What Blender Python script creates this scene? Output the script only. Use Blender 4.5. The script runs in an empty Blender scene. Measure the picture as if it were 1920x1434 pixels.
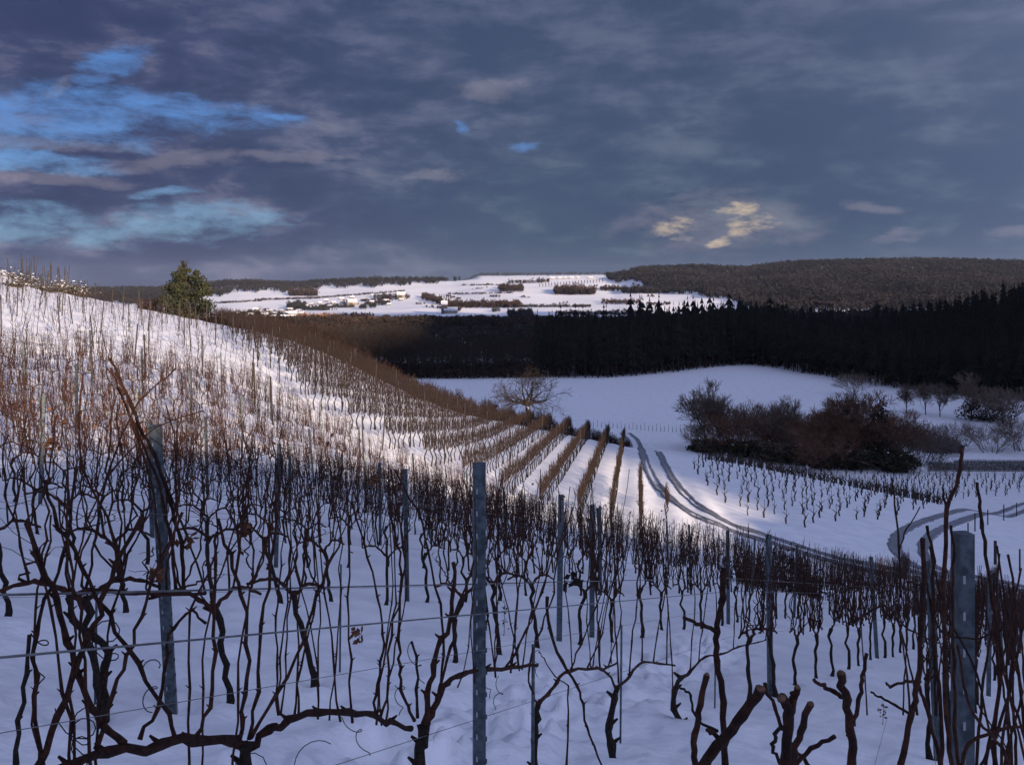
import bpy, math, random
import numpy as np
from mathutils import Vector, Matrix
R = math.radians
random.seed(7)
rng = np.random.default_rng(11)
scene = bpy.context.scene
COL = scene.collection

# ------------------------------------------------------------------ camera, light, exposure
FPX, HOR = 1805.0, 530.0            # focal length and horizon line, for a frame of 1920 x 1434
cam_data = bpy.data.cameras.new('camera')
cam = bpy.data.objects.new('camera', cam_data); COL.objects.link(cam)
cam_data.sensor_fit = 'HORIZONTAL'; cam_data.sensor_width = 36.0
cam_data.lens = 36.0 * FPX / 1920.0
cam.location = (0, 0, 0)
cam.rotation_euler = (R(90), 0, 0)
cam_data.shift_y = -(717.0 - HOR) / 1920.0
cam_data.clip_start = 0.05; cam_data.clip_end = 20000
scene.camera = cam

SUN_EL = R(10.0)
sun_from = Vector((.53, -.85, 0)).normalized()          # towards the sun, on the ground
sd = bpy.data.lights.new('sun', 'SUN'); sd.energy = 5.0; sd.angle = R(0.6); sd.color = (1.0, .77, .54)
so = bpy.data.objects.new('sun', sd); COL.objects.link(so)
to_sun = Vector((sun_from.x * math.cos(SUN_EL), sun_from.y * math.cos(SUN_EL), math.sin(SUN_EL)))
so.rotation_euler = to_sun.to_track_quat('Z', 'Y').to_euler(); so.location = (30, -60, 40)

vs = scene.view_settings
vs.view_transform = 'Standard'; vs.look = 'None'; vs.gamma = 1.0; vs.use_curve_mapping = False
EXPO = 1.08
vs.exposure = EXPO

# --- world: clear dusk sky seen through gaps in a broken deck of cloud
world = bpy.data.worlds.new('World'); scene.world = world; world.use_nodes = True
nt = world.node_tree; nt.nodes.clear()
class G:
    """tiny expression builder on a node tree"""
    def __init__(s, nt): s.nt = nt
    def n(s, t, **kw):
        nd = s.nt.nodes.new(t)
        for k, v in kw.items(): setattr(nd, k, v)
        return nd
    def m(s, op, a, b=None, c=None):
        nd = s.n('ShaderNodeMath', operation=op)
        for i, v in enumerate((a, b, c)):
            if v is None: continue
            if isinstance(v, (int, float)): nd.inputs[i].default_value = v
            else: s.nt.links.new(v, nd.inputs[i])
        return nd.outputs[0]
    def comb(s, x, y, z):
        nd = s.n('ShaderNodeCombineXYZ')
        for i, v in enumerate((x, y, z)):
            if isinstance(v, (int, float)): nd.inputs[i].default_value = v
            else: s.nt.links.new(v, nd.inputs[i])
        return nd.outputs[0]
    def noise(s, vec, scale, detail=5, rough=.55, dist=0.0):
        nd = s.n('ShaderNodeTexNoise'); s.nt.links.new(vec, nd.inputs['Vector'])
        nd.inputs['Scale'].default_value = scale; nd.inputs['Detail'].default_value = detail
        nd.inputs['Roughness'].default_value = rough; nd.inputs['Distortion'].default_value = dist
        return nd.outputs['Fac']
    def rng(s, v, a, b, c=0.0, d=1.0, smooth=True):
        nd = s.n('ShaderNodeMapRange'); nd.interpolation_type = 'SMOOTHSTEP' if smooth else 'LINEAR'
        s.nt.links.new(v, nd.inputs[0])
        for i, q in enumerate((a, b, c, d)): nd.inputs[i + 1].default_value = q
        return nd.outputs[0]
    def mix(s, f, a, b):
        nd = s.n('ShaderNodeMix', data_type='RGBA')
        for sk, v in ((nd.inputs[0], f), (nd.inputs[6], a), (nd.inputs[7], b)):
            if isinstance(v, (int, float)): sk.default_value = v
            elif isinstance(v, tuple): sk.default_value = (*v, 1) if len(v) == 3 else v
            else: s.nt.links.new(v, sk)
        return nd.outputs[2]
def lin(r, g, b, k=1.0):
    f = lambda c: ((c / 255 + .055) / 1.055) ** 2.4 if c > 10 else c / 255 / 12.92
    return (f(r) * k, f(g) * k, f(b) * k)
w = G(nt)
tc = w.n('ShaderNodeTexCoord'); sep = w.n('ShaderNodeSeparateXYZ'); nt.links.new(tc.outputs['Generated'], sep.inputs[0])
dx, dy, dz = sep.outputs
az = w.m('ARCTAN2', dx, dy)                                   # heading, 0 = down the valley
el = w.m('ARCSINE', dz)
# ragged edges: warp heading/height by noise
flat = w.comb(w.m('MULTIPLY', dx, 1.0), w.m('MULTIPLY', dy, 1.0), w.m('MULTIPLY', dz, 3.2))
wn1 = w.noise(flat, 9.0, 6, .6); wn2 = w.noise(w.comb(w.m('ADD', dx, 4.3), dy, w.m('MULTIPLY', dz, 3.2)), 9.0, 6, .6)
azw = w.m('ADD', az, w.m('MULTIPLY', w.m('SUBTRACT', wn1, .5), .09))
elw = w.m('ADD', el, w.m('MULTIPLY', w.m('SUBTRACT', wn2, .5), .040))
def blob(u, v, ru, rv, rot=0.0, soft=1.0):
    """soft ellipse of sky at a heading and height: 1 in its middle, 0 outside"""
    q = (u - 960) / FPX; a0 = math.atan(q); e0 = math.atan((HOR - v) / FPX * math.cos(a0))
    a = w.m('SUBTRACT', azw, a0); e = w.m('SUBTRACT', elw, e0)
    c, s_ = math.cos(rot), math.sin(rot)
    p = w.m('MULTIPLY', w.m('ADD', w.m('MULTIPLY', a, c), w.m('MULTIPLY', e, s_)), FPX / ru)
    t = w.m('MULTIPLY', w.m('SUBTRACT', w.m('MULTIPLY', e, c), w.m('MULTIPLY', a, s_)), FPX / rv)
    d = w.m('ADD', w.m('MULTIPLY', p, p), w.m('MULTIPLY', t, t))
    return w.m('MAXIMUM', w.m('SUBTRACT', 1.3, w.m('MULTIPLY', d, soft * .55)), -1.0)
def union(lst):
    r = lst[0]
    for b in lst[1:]: r = w.m('MAXIMUM', r, b)
    return r
edge = w.noise(w.comb(w.m('MULTIPLY', az, 1.0), w.m('MULTIPLY', el, 2.6), 7.0), 17.0, 9, .68, .25)
def mask(r, lo=.1, hi=1.9, amp=4.0): return w.rng(w.m('ADD', r, w.m('MULTIPLY', w.m('SUBTRACT', edge, .5), amp)), lo, hi)
K = 10.0 / (2 ** EXPO)                # background strength is 0.1
gap_hi = union([blob(10, 226, 250, 42, .05, 1), blob(310, 200, 190, 24, -.10, 1), blob(205, 132, 60, 24, .6, 1),
                blob(0, 300, 150, 14, 0, 1), blob(500, 222, 50, 8, 0, 1), blob(855, 238, 13, 11, 0, 1)])
gap_lo = union([blob(40, 428, 300, 30, .03, 1), blob(400, 398, 120, 16, -.05, 1), blob(330, 360, 50, 8, 0, 1.1),
                blob(985, 272, 36, 9, .1, 1)])
warm = union([blob(1262, 432, 34, 16, .1, 1), blob(1388, 394, 40, 9, .1, 1), blob(1398, 422, 36, 13, .1, 1),
              blob(1352, 450, 18, 9, 0, 1)])
pale = union([blob(930, 166, 55, 17, 0, 1.15), blob(820, 332, 50, 9, .05, 1.15), blob(110, 160, 30, 12, .5, 1.15),
              blob(1350, 418, 150, 48, 0, 1), blob(350, 300, 110, 12, .1, 1), blob(80, 275, 120, 10, .05, 1), blob(90, 332, 120, 9, 0, 1), blob(560, 300, 90, 9, 0, 1), blob(1645, 382, 34, 10, -.2, 1), blob(1900, 430, 34, 12, 0, 1), blob(1690, 440, 30, 10, .2, 1)])
streak = w.noise(w.comb(w.m('MULTIPLY', az, 1.0), w.m('MULTIPLY', el, 2.7), 0.0), 8.5, 9, .62, .15)
big = w.noise(w.comb(az, w.m('MULTIPLY', el, 2.4), 3.0), 3.1, 4, .5, .4)
leftness = w.rng(az, .10, -.42)
body = w.mix(w.rng(el, .0, .24), lin(60, 84, 108, K), lin(84, 95, 125, K))
body = w.mix(w.m('MULTIPLY', leftness, .75), body, lin(74, 83, 122, K))
dark = w.mix(w.m('MULTIPLY', leftness, .8), lin(62, 80, 110, K), lin(52, 61, 98, K))
lite = w.mix(w.m('MULTIPLY', leftness, .9), lin(112, 126, 145, K), lin(128, 122, 146, K))
col = w.mix(w.rng(streak, .60, .38), body, dark)
col = w.mix(w.rng(big, .58, .36, 0, .55), col, dark)
col = w.mix(w.m('MULTIPLY', w.rng(streak, .49, .72), w.m('MULTIPLY', w.rng(el, .36, .18), w.m('ADD', .5, w.m('MULTIPLY', leftness, .5)))), col, lite)
gapc = w.mix(w.rng(el, .03, .16), lin(108, 160, 202, K), lin(66, 124, 202, K))
sky = w.n('ShaderNodeTexSky'); sky.sky_type = 'NISHITA'; sky.sun_disc = False
sky.sun_elevation = SUN_EL; sky.sun_rotation = math.atan2(to_sun.x, to_sun.y)
gapc = w.mix(.08, gapc, sky.outputs[0])
col = w.mix(w.m('MULTIPLY', mask(pale, .1, 1.5), .30), col, lin(158, 152, 165, K))
col = w.mix(w.m('MULTIPLY', mask(gap_hi), .95), col, gapc)
col = w.mix(w.m('MULTIPLY', mask(gap_lo), .8), col, gapc)
col = w.mix(w.m('MULTIPLY', mask(warm, .3, 2.0, 5.5), .8), col, lin(222, 200, 170, K))
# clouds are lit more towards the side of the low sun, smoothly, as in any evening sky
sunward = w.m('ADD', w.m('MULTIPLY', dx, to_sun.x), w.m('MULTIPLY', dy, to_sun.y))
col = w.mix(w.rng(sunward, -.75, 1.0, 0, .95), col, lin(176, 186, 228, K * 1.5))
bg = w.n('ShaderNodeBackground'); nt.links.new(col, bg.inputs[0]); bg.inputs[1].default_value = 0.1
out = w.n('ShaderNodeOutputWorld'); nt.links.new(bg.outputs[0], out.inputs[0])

# ------------------------------------------------------------------ the lie of the land
def smax(a, b, k):
    h = np.clip(.5 + .5 * (a - b) / k, 0, 1); return b * (1 - h) + a * h + k * h * (1 - h)
def smin(a, b, k): return -smax(-a, -b, k)
def ss(a, b, x):
    t = np.clip((x - a) / (b - a), 0, 1); return t * t * (3 - 2 * t)
def hash2(ix, iy, s):
    h = np.sin(ix * 127.1 + iy * 311.7 + s * 74.7) * 43758.5453
    return h - np.floor(h)
def vnoise(x, y, s=0):
    ix, iy = np.floor(x), np.floor(y); fx, fy = x - ix, y - iy
    fx = fx * fx * (3 - 2 * fx); fy = fy * fy * (3 - 2 * fy)
    a = hash2(ix, iy, s); b = hash2(ix + 1, iy, s); c = hash2(ix, iy + 1, s); d = hash2(ix + 1, iy + 1, s)
    return (a * (1 - fx) + b * fx) * (1 - fy) + (c * (1 - fx) + d * fx) * fy - .5
UT = np.array([-900, -200, 0, 150, 300, 400, 450, 550, 600, 700, 850, 900, 1000, 1150, 1200, 1300, 1400, 1480, 1600, 1750, 1850, 1920, 2100, 2900.])
VT = np.array([505, 520, 545, 545, 543, 533, 529, 534, 530, 525, 526, 522, 520, 518, 506, 502, 506, 496, 492, 490, 493, 495, 498, 493.])
VF = np.interp(UT, [0, 840, 900, 1150, 1250], [542, 540, 517, 515, 530])
def ground(x, y):
    x = np.asarray(x, float); y = np.asarray(y, float)
    N = -1.74 - .19 * x - .22 * y
    F = -12.1 - .2 * x - .051 * (y - 63) + 4.1 * ss(10, -11, x + .14 * y)
    F = F + 1.3 * np.exp(-((x + 55) / 8) ** 2 - ((y - 96) / 14) ** 2)
    U = smax(N, F, 1.5)
    U = smin(U, 26., 6.)
    kx = .40 - .30 * ss(8, 26, x)
    # unseen bank added behind the camera to keep the low sun off the foreground
    p = .53 * x - .85 * y; qq = .85 * x + .53 * y
    T = np.interp(qq, [-60, -12, 9, 27, 34, 46, 60, 75], [9, 7., 6.2, 1.3, -.8, -.8, -1.2, -30])
    U = U + np.maximum(T - U, 0) * np.exp(-((p - 36) / 9.) ** 2)
    d = y - 100; d = .5 * (d + np.sqrt(d * d + 16))
    U = U - kx * d
    fl = -30 - 4 * ss(350, 600, y) - 22 * ss(600, 1300, y)
    spur = 60 * ss(120, 420, x) * (1 - ss(380, 560, y)) * ss(60, 230, y)
    # unseen hill added right of the view, shaped to shade the valley
    hill = .415 * smin(np.maximum(x - 30, 0), 480., 60.) * ss(44, 58, .85 * x + .53 * y) * ss(.60, 1.05, np.where(y > 1, x / np.maximum(y, 1.), 9.)) * (1 - ss(200, 400, y)) * (1 - ss(1100, 1500, x)) * ss(-1300, -1000, y)
    Z = smax(U, fl + spur + hill, 3.)
    yy = np.maximum(y, 400.)
    q = np.clip(x / yy, -1., 1.); u = 960 + q * FPX
    vt = np.interp(u, UT, VT); s = np.clip((yy - 1250) / (2700 - 1250), 0, 1)
    v = 606 + (vt - 606) * (s ** .85)
    und = 3.0 * np.sin(q * 23 + yy * .0021) * np.sin(yy * .0037 + q * 9) + 1.6 * np.sin(q * 61 + 1 + yy * .0052)
    v = v + und * ss(0, .25, s) * (1 - ss(.75, 1., s))
    Zf = -(v - HOR) / FPX * yy
    Zf = Zf + (3.4 * vnoise(x / 130 + .4 * y / 130, y / 85, 31) + 1.8 * vnoise(x / 60, y / 38, 32)) * ss(0, .12, s) * (1 - ss(.8, 1., s))
    back = np.maximum(Zf - .10 * np.maximum(yy - 2700, 0), -75)
    far = -(np.interp(u, UT, VF) - HOR) / FPX * yy - 60 * (1 - ss(5600, 7000, yy))
    Zf = np.where(yy > 2700, np.maximum(back, far), Zf)
    wgt = ss(900, 1350, y)
    return Z * (1 - wgt) + Zf * wgt
FOOT = []
for k in range(60):                                             # a trodden line between the first rows
    t = .8 + k * .42
    n_ = -3.0 + (.16 if k % 2 else -.16) + random.uniform(-.1, .1) + .25 * math.sin(t * .5)
    FOOT.append((n_ * .919 + t * .395, -n_ * .395 + t * .919, random.uniform(.13, .19), random.uniform(.10, .20)))
def relief(x, y):
    r = np.hypot(x, y)
    a = (.10 * vnoise(x * .45, y * .45, 1) + .06 * vnoise(x * 1.3, y * 1.3, 2) + .03 * vnoise(x * 3.1, y * 3.1, 3)) * (1 - ss(40, 90, r))
    a = a + (.06 * vnoise(x * 7, y * 7, 4) + .09 * vnoise(x * 2.2, y * 2.2, 12)) * (1 - ss(7, 16, r))
    # terraces on the left-hand slope
    lx = ss(-8, -13, x + .05 * y) * ss(33, 39, y) * (1 - ss(90, 98, y))
    ph = (.24 * x + .97 * y) / 3.1 + .35 * np.sin(x * .21) + .9 * vnoise(x * .12, y * .12, 5)
    a = a + lx * .27 * (np.abs(((ph % 1) - .5)) * 2 - .5)
    # snow heaped along the vine rows further down the slope
    n2 = (.992 * x - .129 * y) / 2.3
    fx = ss(-14, -10, x) * (1 - ss(13, 16, x)) * ss(46, 52, y) * (1 - ss(96, 100, y))
    a = a + fx * .05 * np.cos(2 * np.pi * n2)
    a = a + 1.2 * vnoise(x * .03, y * .03, 6) * ss(150, 200, y) * (1 - ss(280, 300, y)) * .4
    near = r < 16
    if np.any(near):
        xs, ys = x[near], y[near]; d = np.zeros_like(xs)
        n_ = .919 * xs - .395 * ys
        tr = np.exp(-((n_ + 3.0) / .55) ** 2)
        d += tr * (-.07 + .26 * vnoise(xs * 4.2, ys * 4.2, 8) + .17 * vnoise(xs * 9, ys * 9, 9))
        for fx_, fy_, s_, dp in FOOT:
            dd = (xs - fx_) ** 2 + (ys - fy_) ** 2
            d -= dp * np.exp(-dd / (s_ * s_) * 1.6) - .35 * dp * np.exp(-(np.sqrt(dd) - s_ * 1.25) ** 2 / .004)
        a[near] += d
    return a
def gz(x, y):
    x = np.atleast_1d(np.asarray(x, float)); y = np.atleast_1d(np.asarray(y, float))
    return ground(x, y) + relief(x, y)
def gz1(x, y): return float(gz(x, y)[0])
def at(u, v, y0=1.5, y1=8000):
    """where the line of sight at heading u, height v meets the land"""
    q = (u - 960) / FPX; ys = np.exp(np.linspace(math.log(y0), math.log(y1), 2500))
    g = ground(q * ys, ys); z = -(v - HOR) / FPX * ys
    i = int(np.argmax(g >= z))
    return float(q * ys[i]), float(ys[i]), float(g[i])
def inview(x, y, m=.06, mv=0):
    return y > .8 and abs(x / y) < .532 + m

# ------------------------------------------------------------------ materials
def mat(name, c1, c2=None, rough=.85, scale=8, metallic=0, bump=0, bscale=40, spec=.3, objvar=0.0, stretch=None):
    m = bpy.data.materials.new(name); m.use_nodes = True; t = m.node_tree
    b = t.nodes['Principled BSDF']; g = G(t)
    tcn = g.n('ShaderNodeTexCoord'); vec = tcn.outputs['Object']
    if stretch:
        mp = g.n('ShaderNodeMapping'); t.links.new(vec, mp.inputs[0]); mp.inputs['Scale'].default_value = stretch; vec = mp.outputs[0]
    c = c1
    if c2:
        f = g.rng(g.noise(vec, scale, 4), .35, .65)
        c = g.mix(f, c1, c2)
        if objvar:
            oi = g.n('ShaderNodeObjectInfo'); k = g.rng(oi.outputs['Random'], 0, 1, 1 - objvar, 1 + objvar, False)
            vm = g.n('ShaderNodeVectorMath', operation='SCALE'); t.links.new(c, vm.inputs[0]); t.links.new(k, vm.inputs['Scale']); c = vm.outputs[0]
        t.links.new(c, b.inputs['Base Color'])
    else: b.inputs['Base Color'].default_value = (*c1, 1)
    b.inputs['Roughness'].default_value = rough; b.inputs['Metallic'].default_value = metallic
    b.inputs['Specular IOR Level'].default_value = spec
    if bump:
        bn = g.n('ShaderNodeBump'); bn.inputs['Strength'].default_value = bump; bn.inputs['Distance'].default_value = .02
        t.links.new(g.noise(vec, bscale, 5), bn.inputs['Height']); t.links.new(bn.outputs[0], b.inputs['Normal'])
    return m
M = {}
M['snow'] = mat('snow', (.74, .76, .82), (.84, .85, .89), .62, .8, bump=1.0, bscale=11, spec=.25)
M['packed'] = mat('packed_snow', (.60, .63, .70), (.74, .76, .82), .55, 1.5, bump=.5, bscale=14)
M['rut'] = mat('slushy_rut', (.12, .125, .15), (.22, .23, .27), .5, 2.2, bump=.5, bscale=10)
M['cane'] = mat('vine_cane', (.024, .009, .006), (.062, .023, .013), .75, 45, bump=.9, bscale=160, spec=.2, objvar=.35)
M['nearred'] = mat('russet_cane', (.018, .008, .006), (.048, .019, .012), .8, 3, objvar=.35)
M['bark'] = mat('old_vine_bark', (.010, .007, .006), (.032, .022, .016), .95, 60, bump=1.0, bscale=120, objvar=.2)
M['fancane'] = mat('reddish_cane', (.014, .008, .0065), (.036, .019, .015), .8, 6)
M['fantrunk'] = mat('dark_trunk', (.018, .013, .011), (.04, .03, .024), .95, 6)
M['hedgestem'] = mat('hedge_stem', (.009, .0045, .0035), (.022, .010, .007), .9, 3)
M['hedge'] = mat('dry_reddish_leaves', (.014, .005, .0035), (.036, .012, .007), .9, .9)
M['steel'] = mat('galvanised_steel', (.045, .06, .07), (.10, .125, .14), .48, 30, metallic=.55, bump=.1, bscale=80, objvar=.12)
M['slot'] = mat('bright_punched_edge', (.30, .33, .36), None, .4)
M['woodpost'] = mat('weathered_wood_post', (.022, .019, .018), (.052, .044, .042), .9, 12)
M['wire'] = mat('wire', (.12, .125, .13), (.20, .21, .215), .5, 20, metallic=.5)
M['cutwood'] = mat('cut_wood_end', (.075, .040, .025), (.14, .08, .05), .9, 90)
M['leaf'] = mat('dry_leaf', (.07, .028, .014), (.13, .06, .03), .9, 20)
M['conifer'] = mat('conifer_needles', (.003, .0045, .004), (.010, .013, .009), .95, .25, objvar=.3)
M['juniper'] = mat('juniper_foliage', (.012, .018, .008), (.040, .042, .020), .9, 1.2)
M['ivy'] = mat('dark_evergreen', (.010, .011, .006), (.028, .026, .014), .9, .8)
M['forestbark'] = mat('forest_trunk', (.014, .012, .011), (.035, .03, .028), .95, 1)
M['twig'] = mat('bare_twigs', (.085, .062, .05), (.17, .13, .105), .9, .7, objvar=.15)
M['redtwig'] = mat('reddish_twigs', (.085, .045, .030), (.18, .095, .062), .9, .7, objvar=.2)
M['paletwig'] = mat('pale_grey_twigs', (.11, .085, .085), (.17, .14, .135), .9, .7)
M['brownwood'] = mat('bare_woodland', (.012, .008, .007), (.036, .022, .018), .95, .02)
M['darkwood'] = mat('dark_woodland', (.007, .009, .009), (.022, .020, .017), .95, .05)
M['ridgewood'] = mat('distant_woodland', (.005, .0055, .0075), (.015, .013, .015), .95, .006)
M['wall'] = mat('pale_house_wall', (.10, .09, .085), (.24, .21, .18), .9, .05, objvar=.2)
M['roofsnow'] = mat('snowy_roof', (.42, .44, .5), (.60, .61, .66), .7, .1)
M['darkwall'] = mat('dark_barn_wall', (.06, .05, .05), (.12, .09, .08), .9, .1)
M['pane'] = mat('dark_window', (.02, .025, .035), None, .2)
M['brush'] = mat('dark_brush', (.008, .007, .006), (.020, .016, .013), .9, 3, bump=.4)

# ------------------------------------------------------------------ mesh helpers
class MB:
    def __init__(s): s.v = []; s.f = []; s.n = 0
    def add(s, V, F):
        V = np.asarray(V, float).reshape(-1, 3); F = np.asarray(F, int).reshape(-1, 3)
        s.v.append(V); s.f.append(F + s.n); s.n += len(V); return s
    def arrays(s): return np.concatenate(s.v), np.concatenate(s.f)
    def tube(s, pts, rad, sides=5, cap=True):
        P = np.asarray(pts, float); n = len(P)
        r = np.broadcast_to(np.asarray(rad, float), (n,))
        T = np.gradient(P, axis=0); T /= np.linalg.norm(T, axis=1)[:, None] + 1e-9
        ref = np.array([0, 1., 0]) if abs(T[:, 1]).mean() < .8 else np.array([1., 0, 0])
        A = np.cross(T, ref); A /= np.linalg.norm(A, axis=1)[:, None] + 1e-9
        B = np.cross(T, A)
        an = np.arange(sides) * 2 * np.pi / sides
        V = P[:, None, :] + r[:, None, None] * (np.cos(an)[None, :, None] * A[:, None, :] + np.sin(an)[None, :, None] * B[:, None, :])
        V = V.reshape(-1, 3)
        i = np.arange(n - 1)[:, None] * sides; j = np.arange(sides)[None, :]; k = (j + 1) % sides
        a, b, c, d = i + j, i + k, i + sides + k, i + sides + j
        F = np.concatenate([np.stack([a, b, c], -1).reshape(-1, 3), np.stack([a, c, d], -1).reshape(-1, 3)])
        if cap:
            V = np.vstack([V, P[0], P[-1]]); m = n * sides
            F = np.concatenate([F, [[m, (q + 1) % sides, q] for q in range(sides)],
                                [[m + 1, (n - 1) * sides + q, (n - 1) * sides + (q + 1) % sides] for q in range(sides)]])
        return s.add(V, F)
    def box(s, c, h, rot=None):
        V = np.array([[x, y, z] for x in (-1, 1) for y in (-1, 1) for z in (-1, 1)], float) * np.asarray(h)
        if rot is not None: V = V @ np.asarray(rot).T
        F = [[0, 1, 3], [0, 3, 2], [4, 6, 7], [4, 7, 5], [0, 4, 5], [0, 5, 1], [2, 3, 7], [2, 7, 6], [0, 2, 6], [0, 6, 4], [1, 5, 7], [1, 7, 3]]
        return s.add(V + np.asarray(c), F)
    def build(s, name, material, parent=None, loc=(0, 0, 0), smooth=True):
        V, F = s.arrays(); return mesh_obj(name, V, F, material, parent, loc, smooth)
def make_mesh(name, V, F, material, smooth=True):
    me = bpy.data.meshes.new(name)
    me.vertices.add(len(V)); me.vertices.foreach_set('co', np.ascontiguousarray(V, np.float32).ravel())
    me.loops.add(len(F) * 3); me.loops.foreach_set('vertex_index', np.ascontiguousarray(F, np.int32).ravel())
    me.polygons.add(len(F)); me.polygons.foreach_set('loop_start', np.arange(len(F), dtype=np.int32) * 3)
    me.polygons.foreach_set('use_smooth', np.full(len(F), smooth))
    me.update(calc_edges=True); me.materials.append(material)
    return me
def mesh_obj(name, V, F, material, parent=None, loc=(0, 0, 0), smooth=True):
    o = bpy.data.objects.new(name, make_mesh(name, V, F, material, smooth)); COL.objects.link(o)
    o.location = loc
    if parent is not None: o.parent = parent
    return o
def tag(o, label=None, cat=None, group=None, kind=None):
    if label: o['label'] = label
    if cat: o['category'] = cat
    if group: o['group'] = group
    if kind: o['kind'] = kind
    return o
def empty(name, loc, rz=0):
    o = bpy.data.objects.new(name, None); COL.objects.link(o); o.location = loc; o.rotation_euler = (0, 0, rz); o.empty_display_size = .2
    return o
KIDS = {}
def kid(parent, ch): KIDS.setdefault(parent.name, []).append(ch); return ch
def dup(o, loc, rz=0, sc=1.0):
    c = o.copy(); COL.objects.link(c); c.location = loc; c.rotation_euler = (0, 0, rz); c.scale = (sc, sc, sc) if not isinstance(sc, tuple) else sc
    for ch in KIDS.get(o.name, []):
        d = ch.copy(); COL.objects.link(d); d.parent = c; kid(c, d)
        for g in KIDS.get(ch.name, []):
            e = g.copy(); COL.objects.link(e); e.parent = d
    return c
def sticks(P0, P1, r0, r1, sides=3):
    """N open tapered sticks at once"""
    P0 = np.asarray(P0, float); P1 = np.asarray(P1, float); N = len(P0)
    T = P1 - P0; T /= np.linalg.norm(T, axis=1)[:, None] + 1e-9
    ref = np.where(np.abs(T[:, 2:3]) > .85, np.array([[1., 0, 0]]), np.array([[0, 0, 1.]]))
    A = np.cross(T, ref); A /= np.linalg.norm(A, axis=1)[:, None] + 1e-9; B = np.cross(T, A)
    an = np.arange(sides) * 2 * np.pi / sides
    ring = np.cos(an)[None, :, None] * A[:, None, :] + np.sin(an)[None, :, None] * B[:, None, :]
    r0 = np.broadcast_to(np.asarray(r0, float), (N,))[:, None, None]; r1 = np.broadcast_to(np.asarray(r1, float), (N,))[:, None, None]
    V = np.concatenate([P0[:, None] + ring * r0, P1[:, None] + ring * r1], 1).reshape(-1, 3)
    base = (np.arange(N) * 2 * sides)[:, None, None]
    f = []
    for j in range(sides):
        k = (j + 1) % sides; f += [[j, k, sides + k], [j, sides + k, sides + j]]
    F = (base + np.array(f)[None]).reshape(-1, 3)
    return V, F
def leaves(P, size, flatz=1.0):
    """small random triangles/quads at points P"""
    N = len(P); a = rng.normal(size=(N, 3)); a /= np.linalg.norm(a, axis=1)[:, None]
    b = rng.normal(size=(N, 3)); b = np.cross(a, b); b /= np.linalg.norm(b, axis=1)[:, None]
    s = np.broadcast_to(np.asarray(size, float), (N,))[:, None] * rng.uniform(.6, 1.3, (N, 1))
    a = a * s; b = b * s * .6; a[:, 2] *= flatz; b[:, 2] *= flatz
    V = np.stack([P - a, P + b, P + a, P - b], 1).reshape(-1, 3)
    i = (np.arange(N) * 4)[:, None]
    F = np.concatenate([i + [0, 1, 2], i + [0, 2, 3]])
    return V, F
def scatter(templ, pos, rz, sc):
    """join many copies of template arrays; templ = list of (V,F); sc (N,) or (N,2) -> xy,z"""
    pos = np.asarray(pos, float); N = len(pos); k = rng.integers(0, len(templ), N)
    sc = np.asarray(sc, float); sxy, sz = (sc[:, 0], sc[:, 1]) if sc.ndim == 2 else (sc, sc)
    Vs, Fs, n = [], [], 0
    for i, (V, F) in enumerate(templ):
        m = np.nonzero(k == i)[0]
        if not len(m): continue
        c, s = np.cos(rz[m])[:, None], np.sin(rz[m])[:, None]
        X = (V[None, :, 0] * c - V[None, :, 1] * s) * sxy[m][:, None] + pos[m, 0][:, None]
        Y = (V[None, :, 0] * s + V[None, :, 1] * c) * sxy[m][:, None] + pos[m, 1][:, None]
        Z = V[None, :, 2] * sz[m][:, None] + pos[m, 2][:, None]
        Vs.append(np.stack([X, Y, Z], -1).reshape(-1, 3))
        Fs.append((F[None] + (np.arange(len(m)) * len(V))[:, None, None]).reshape(-1, 3) + n); n += len(m) * len(V)
    return np.concatenate(Vs), np.concatenate(Fs)
ORD = 'zeroth first second third fourth fifth sixth seventh eighth ninth tenth eleventh twelfth thirteenth fourteenth fifteenth sixteenth seventeenth eighteenth nineteenth'.split()
TENS = {2: ('twentieth', 'twenty'), 3: ('thirtieth', 'thirty'), 4: ('fortieth', 'forty'), 5: ('fiftieth', 'fifty'), 6: ('sixtieth', 'sixty'), 7: ('seventieth', 'seventy'), 8: ('eightieth', 'eighty'), 9: ('ninetieth', 'ninety')}
def nth(n):
    if n < 20: return ORD[n]
    if n >= 100: return ('hundredth' if n == 100 else 'hundred and ' + nth(n - 100)) if n < 200 else ('two hundredth' if n == 200 else 'two hundred and ' + nth(n - 200))
    t, r = divmod(n, 10)
    return TENS[t][0] if r == 0 else TENS[t][1] + '-' + ORD[r]

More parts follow.
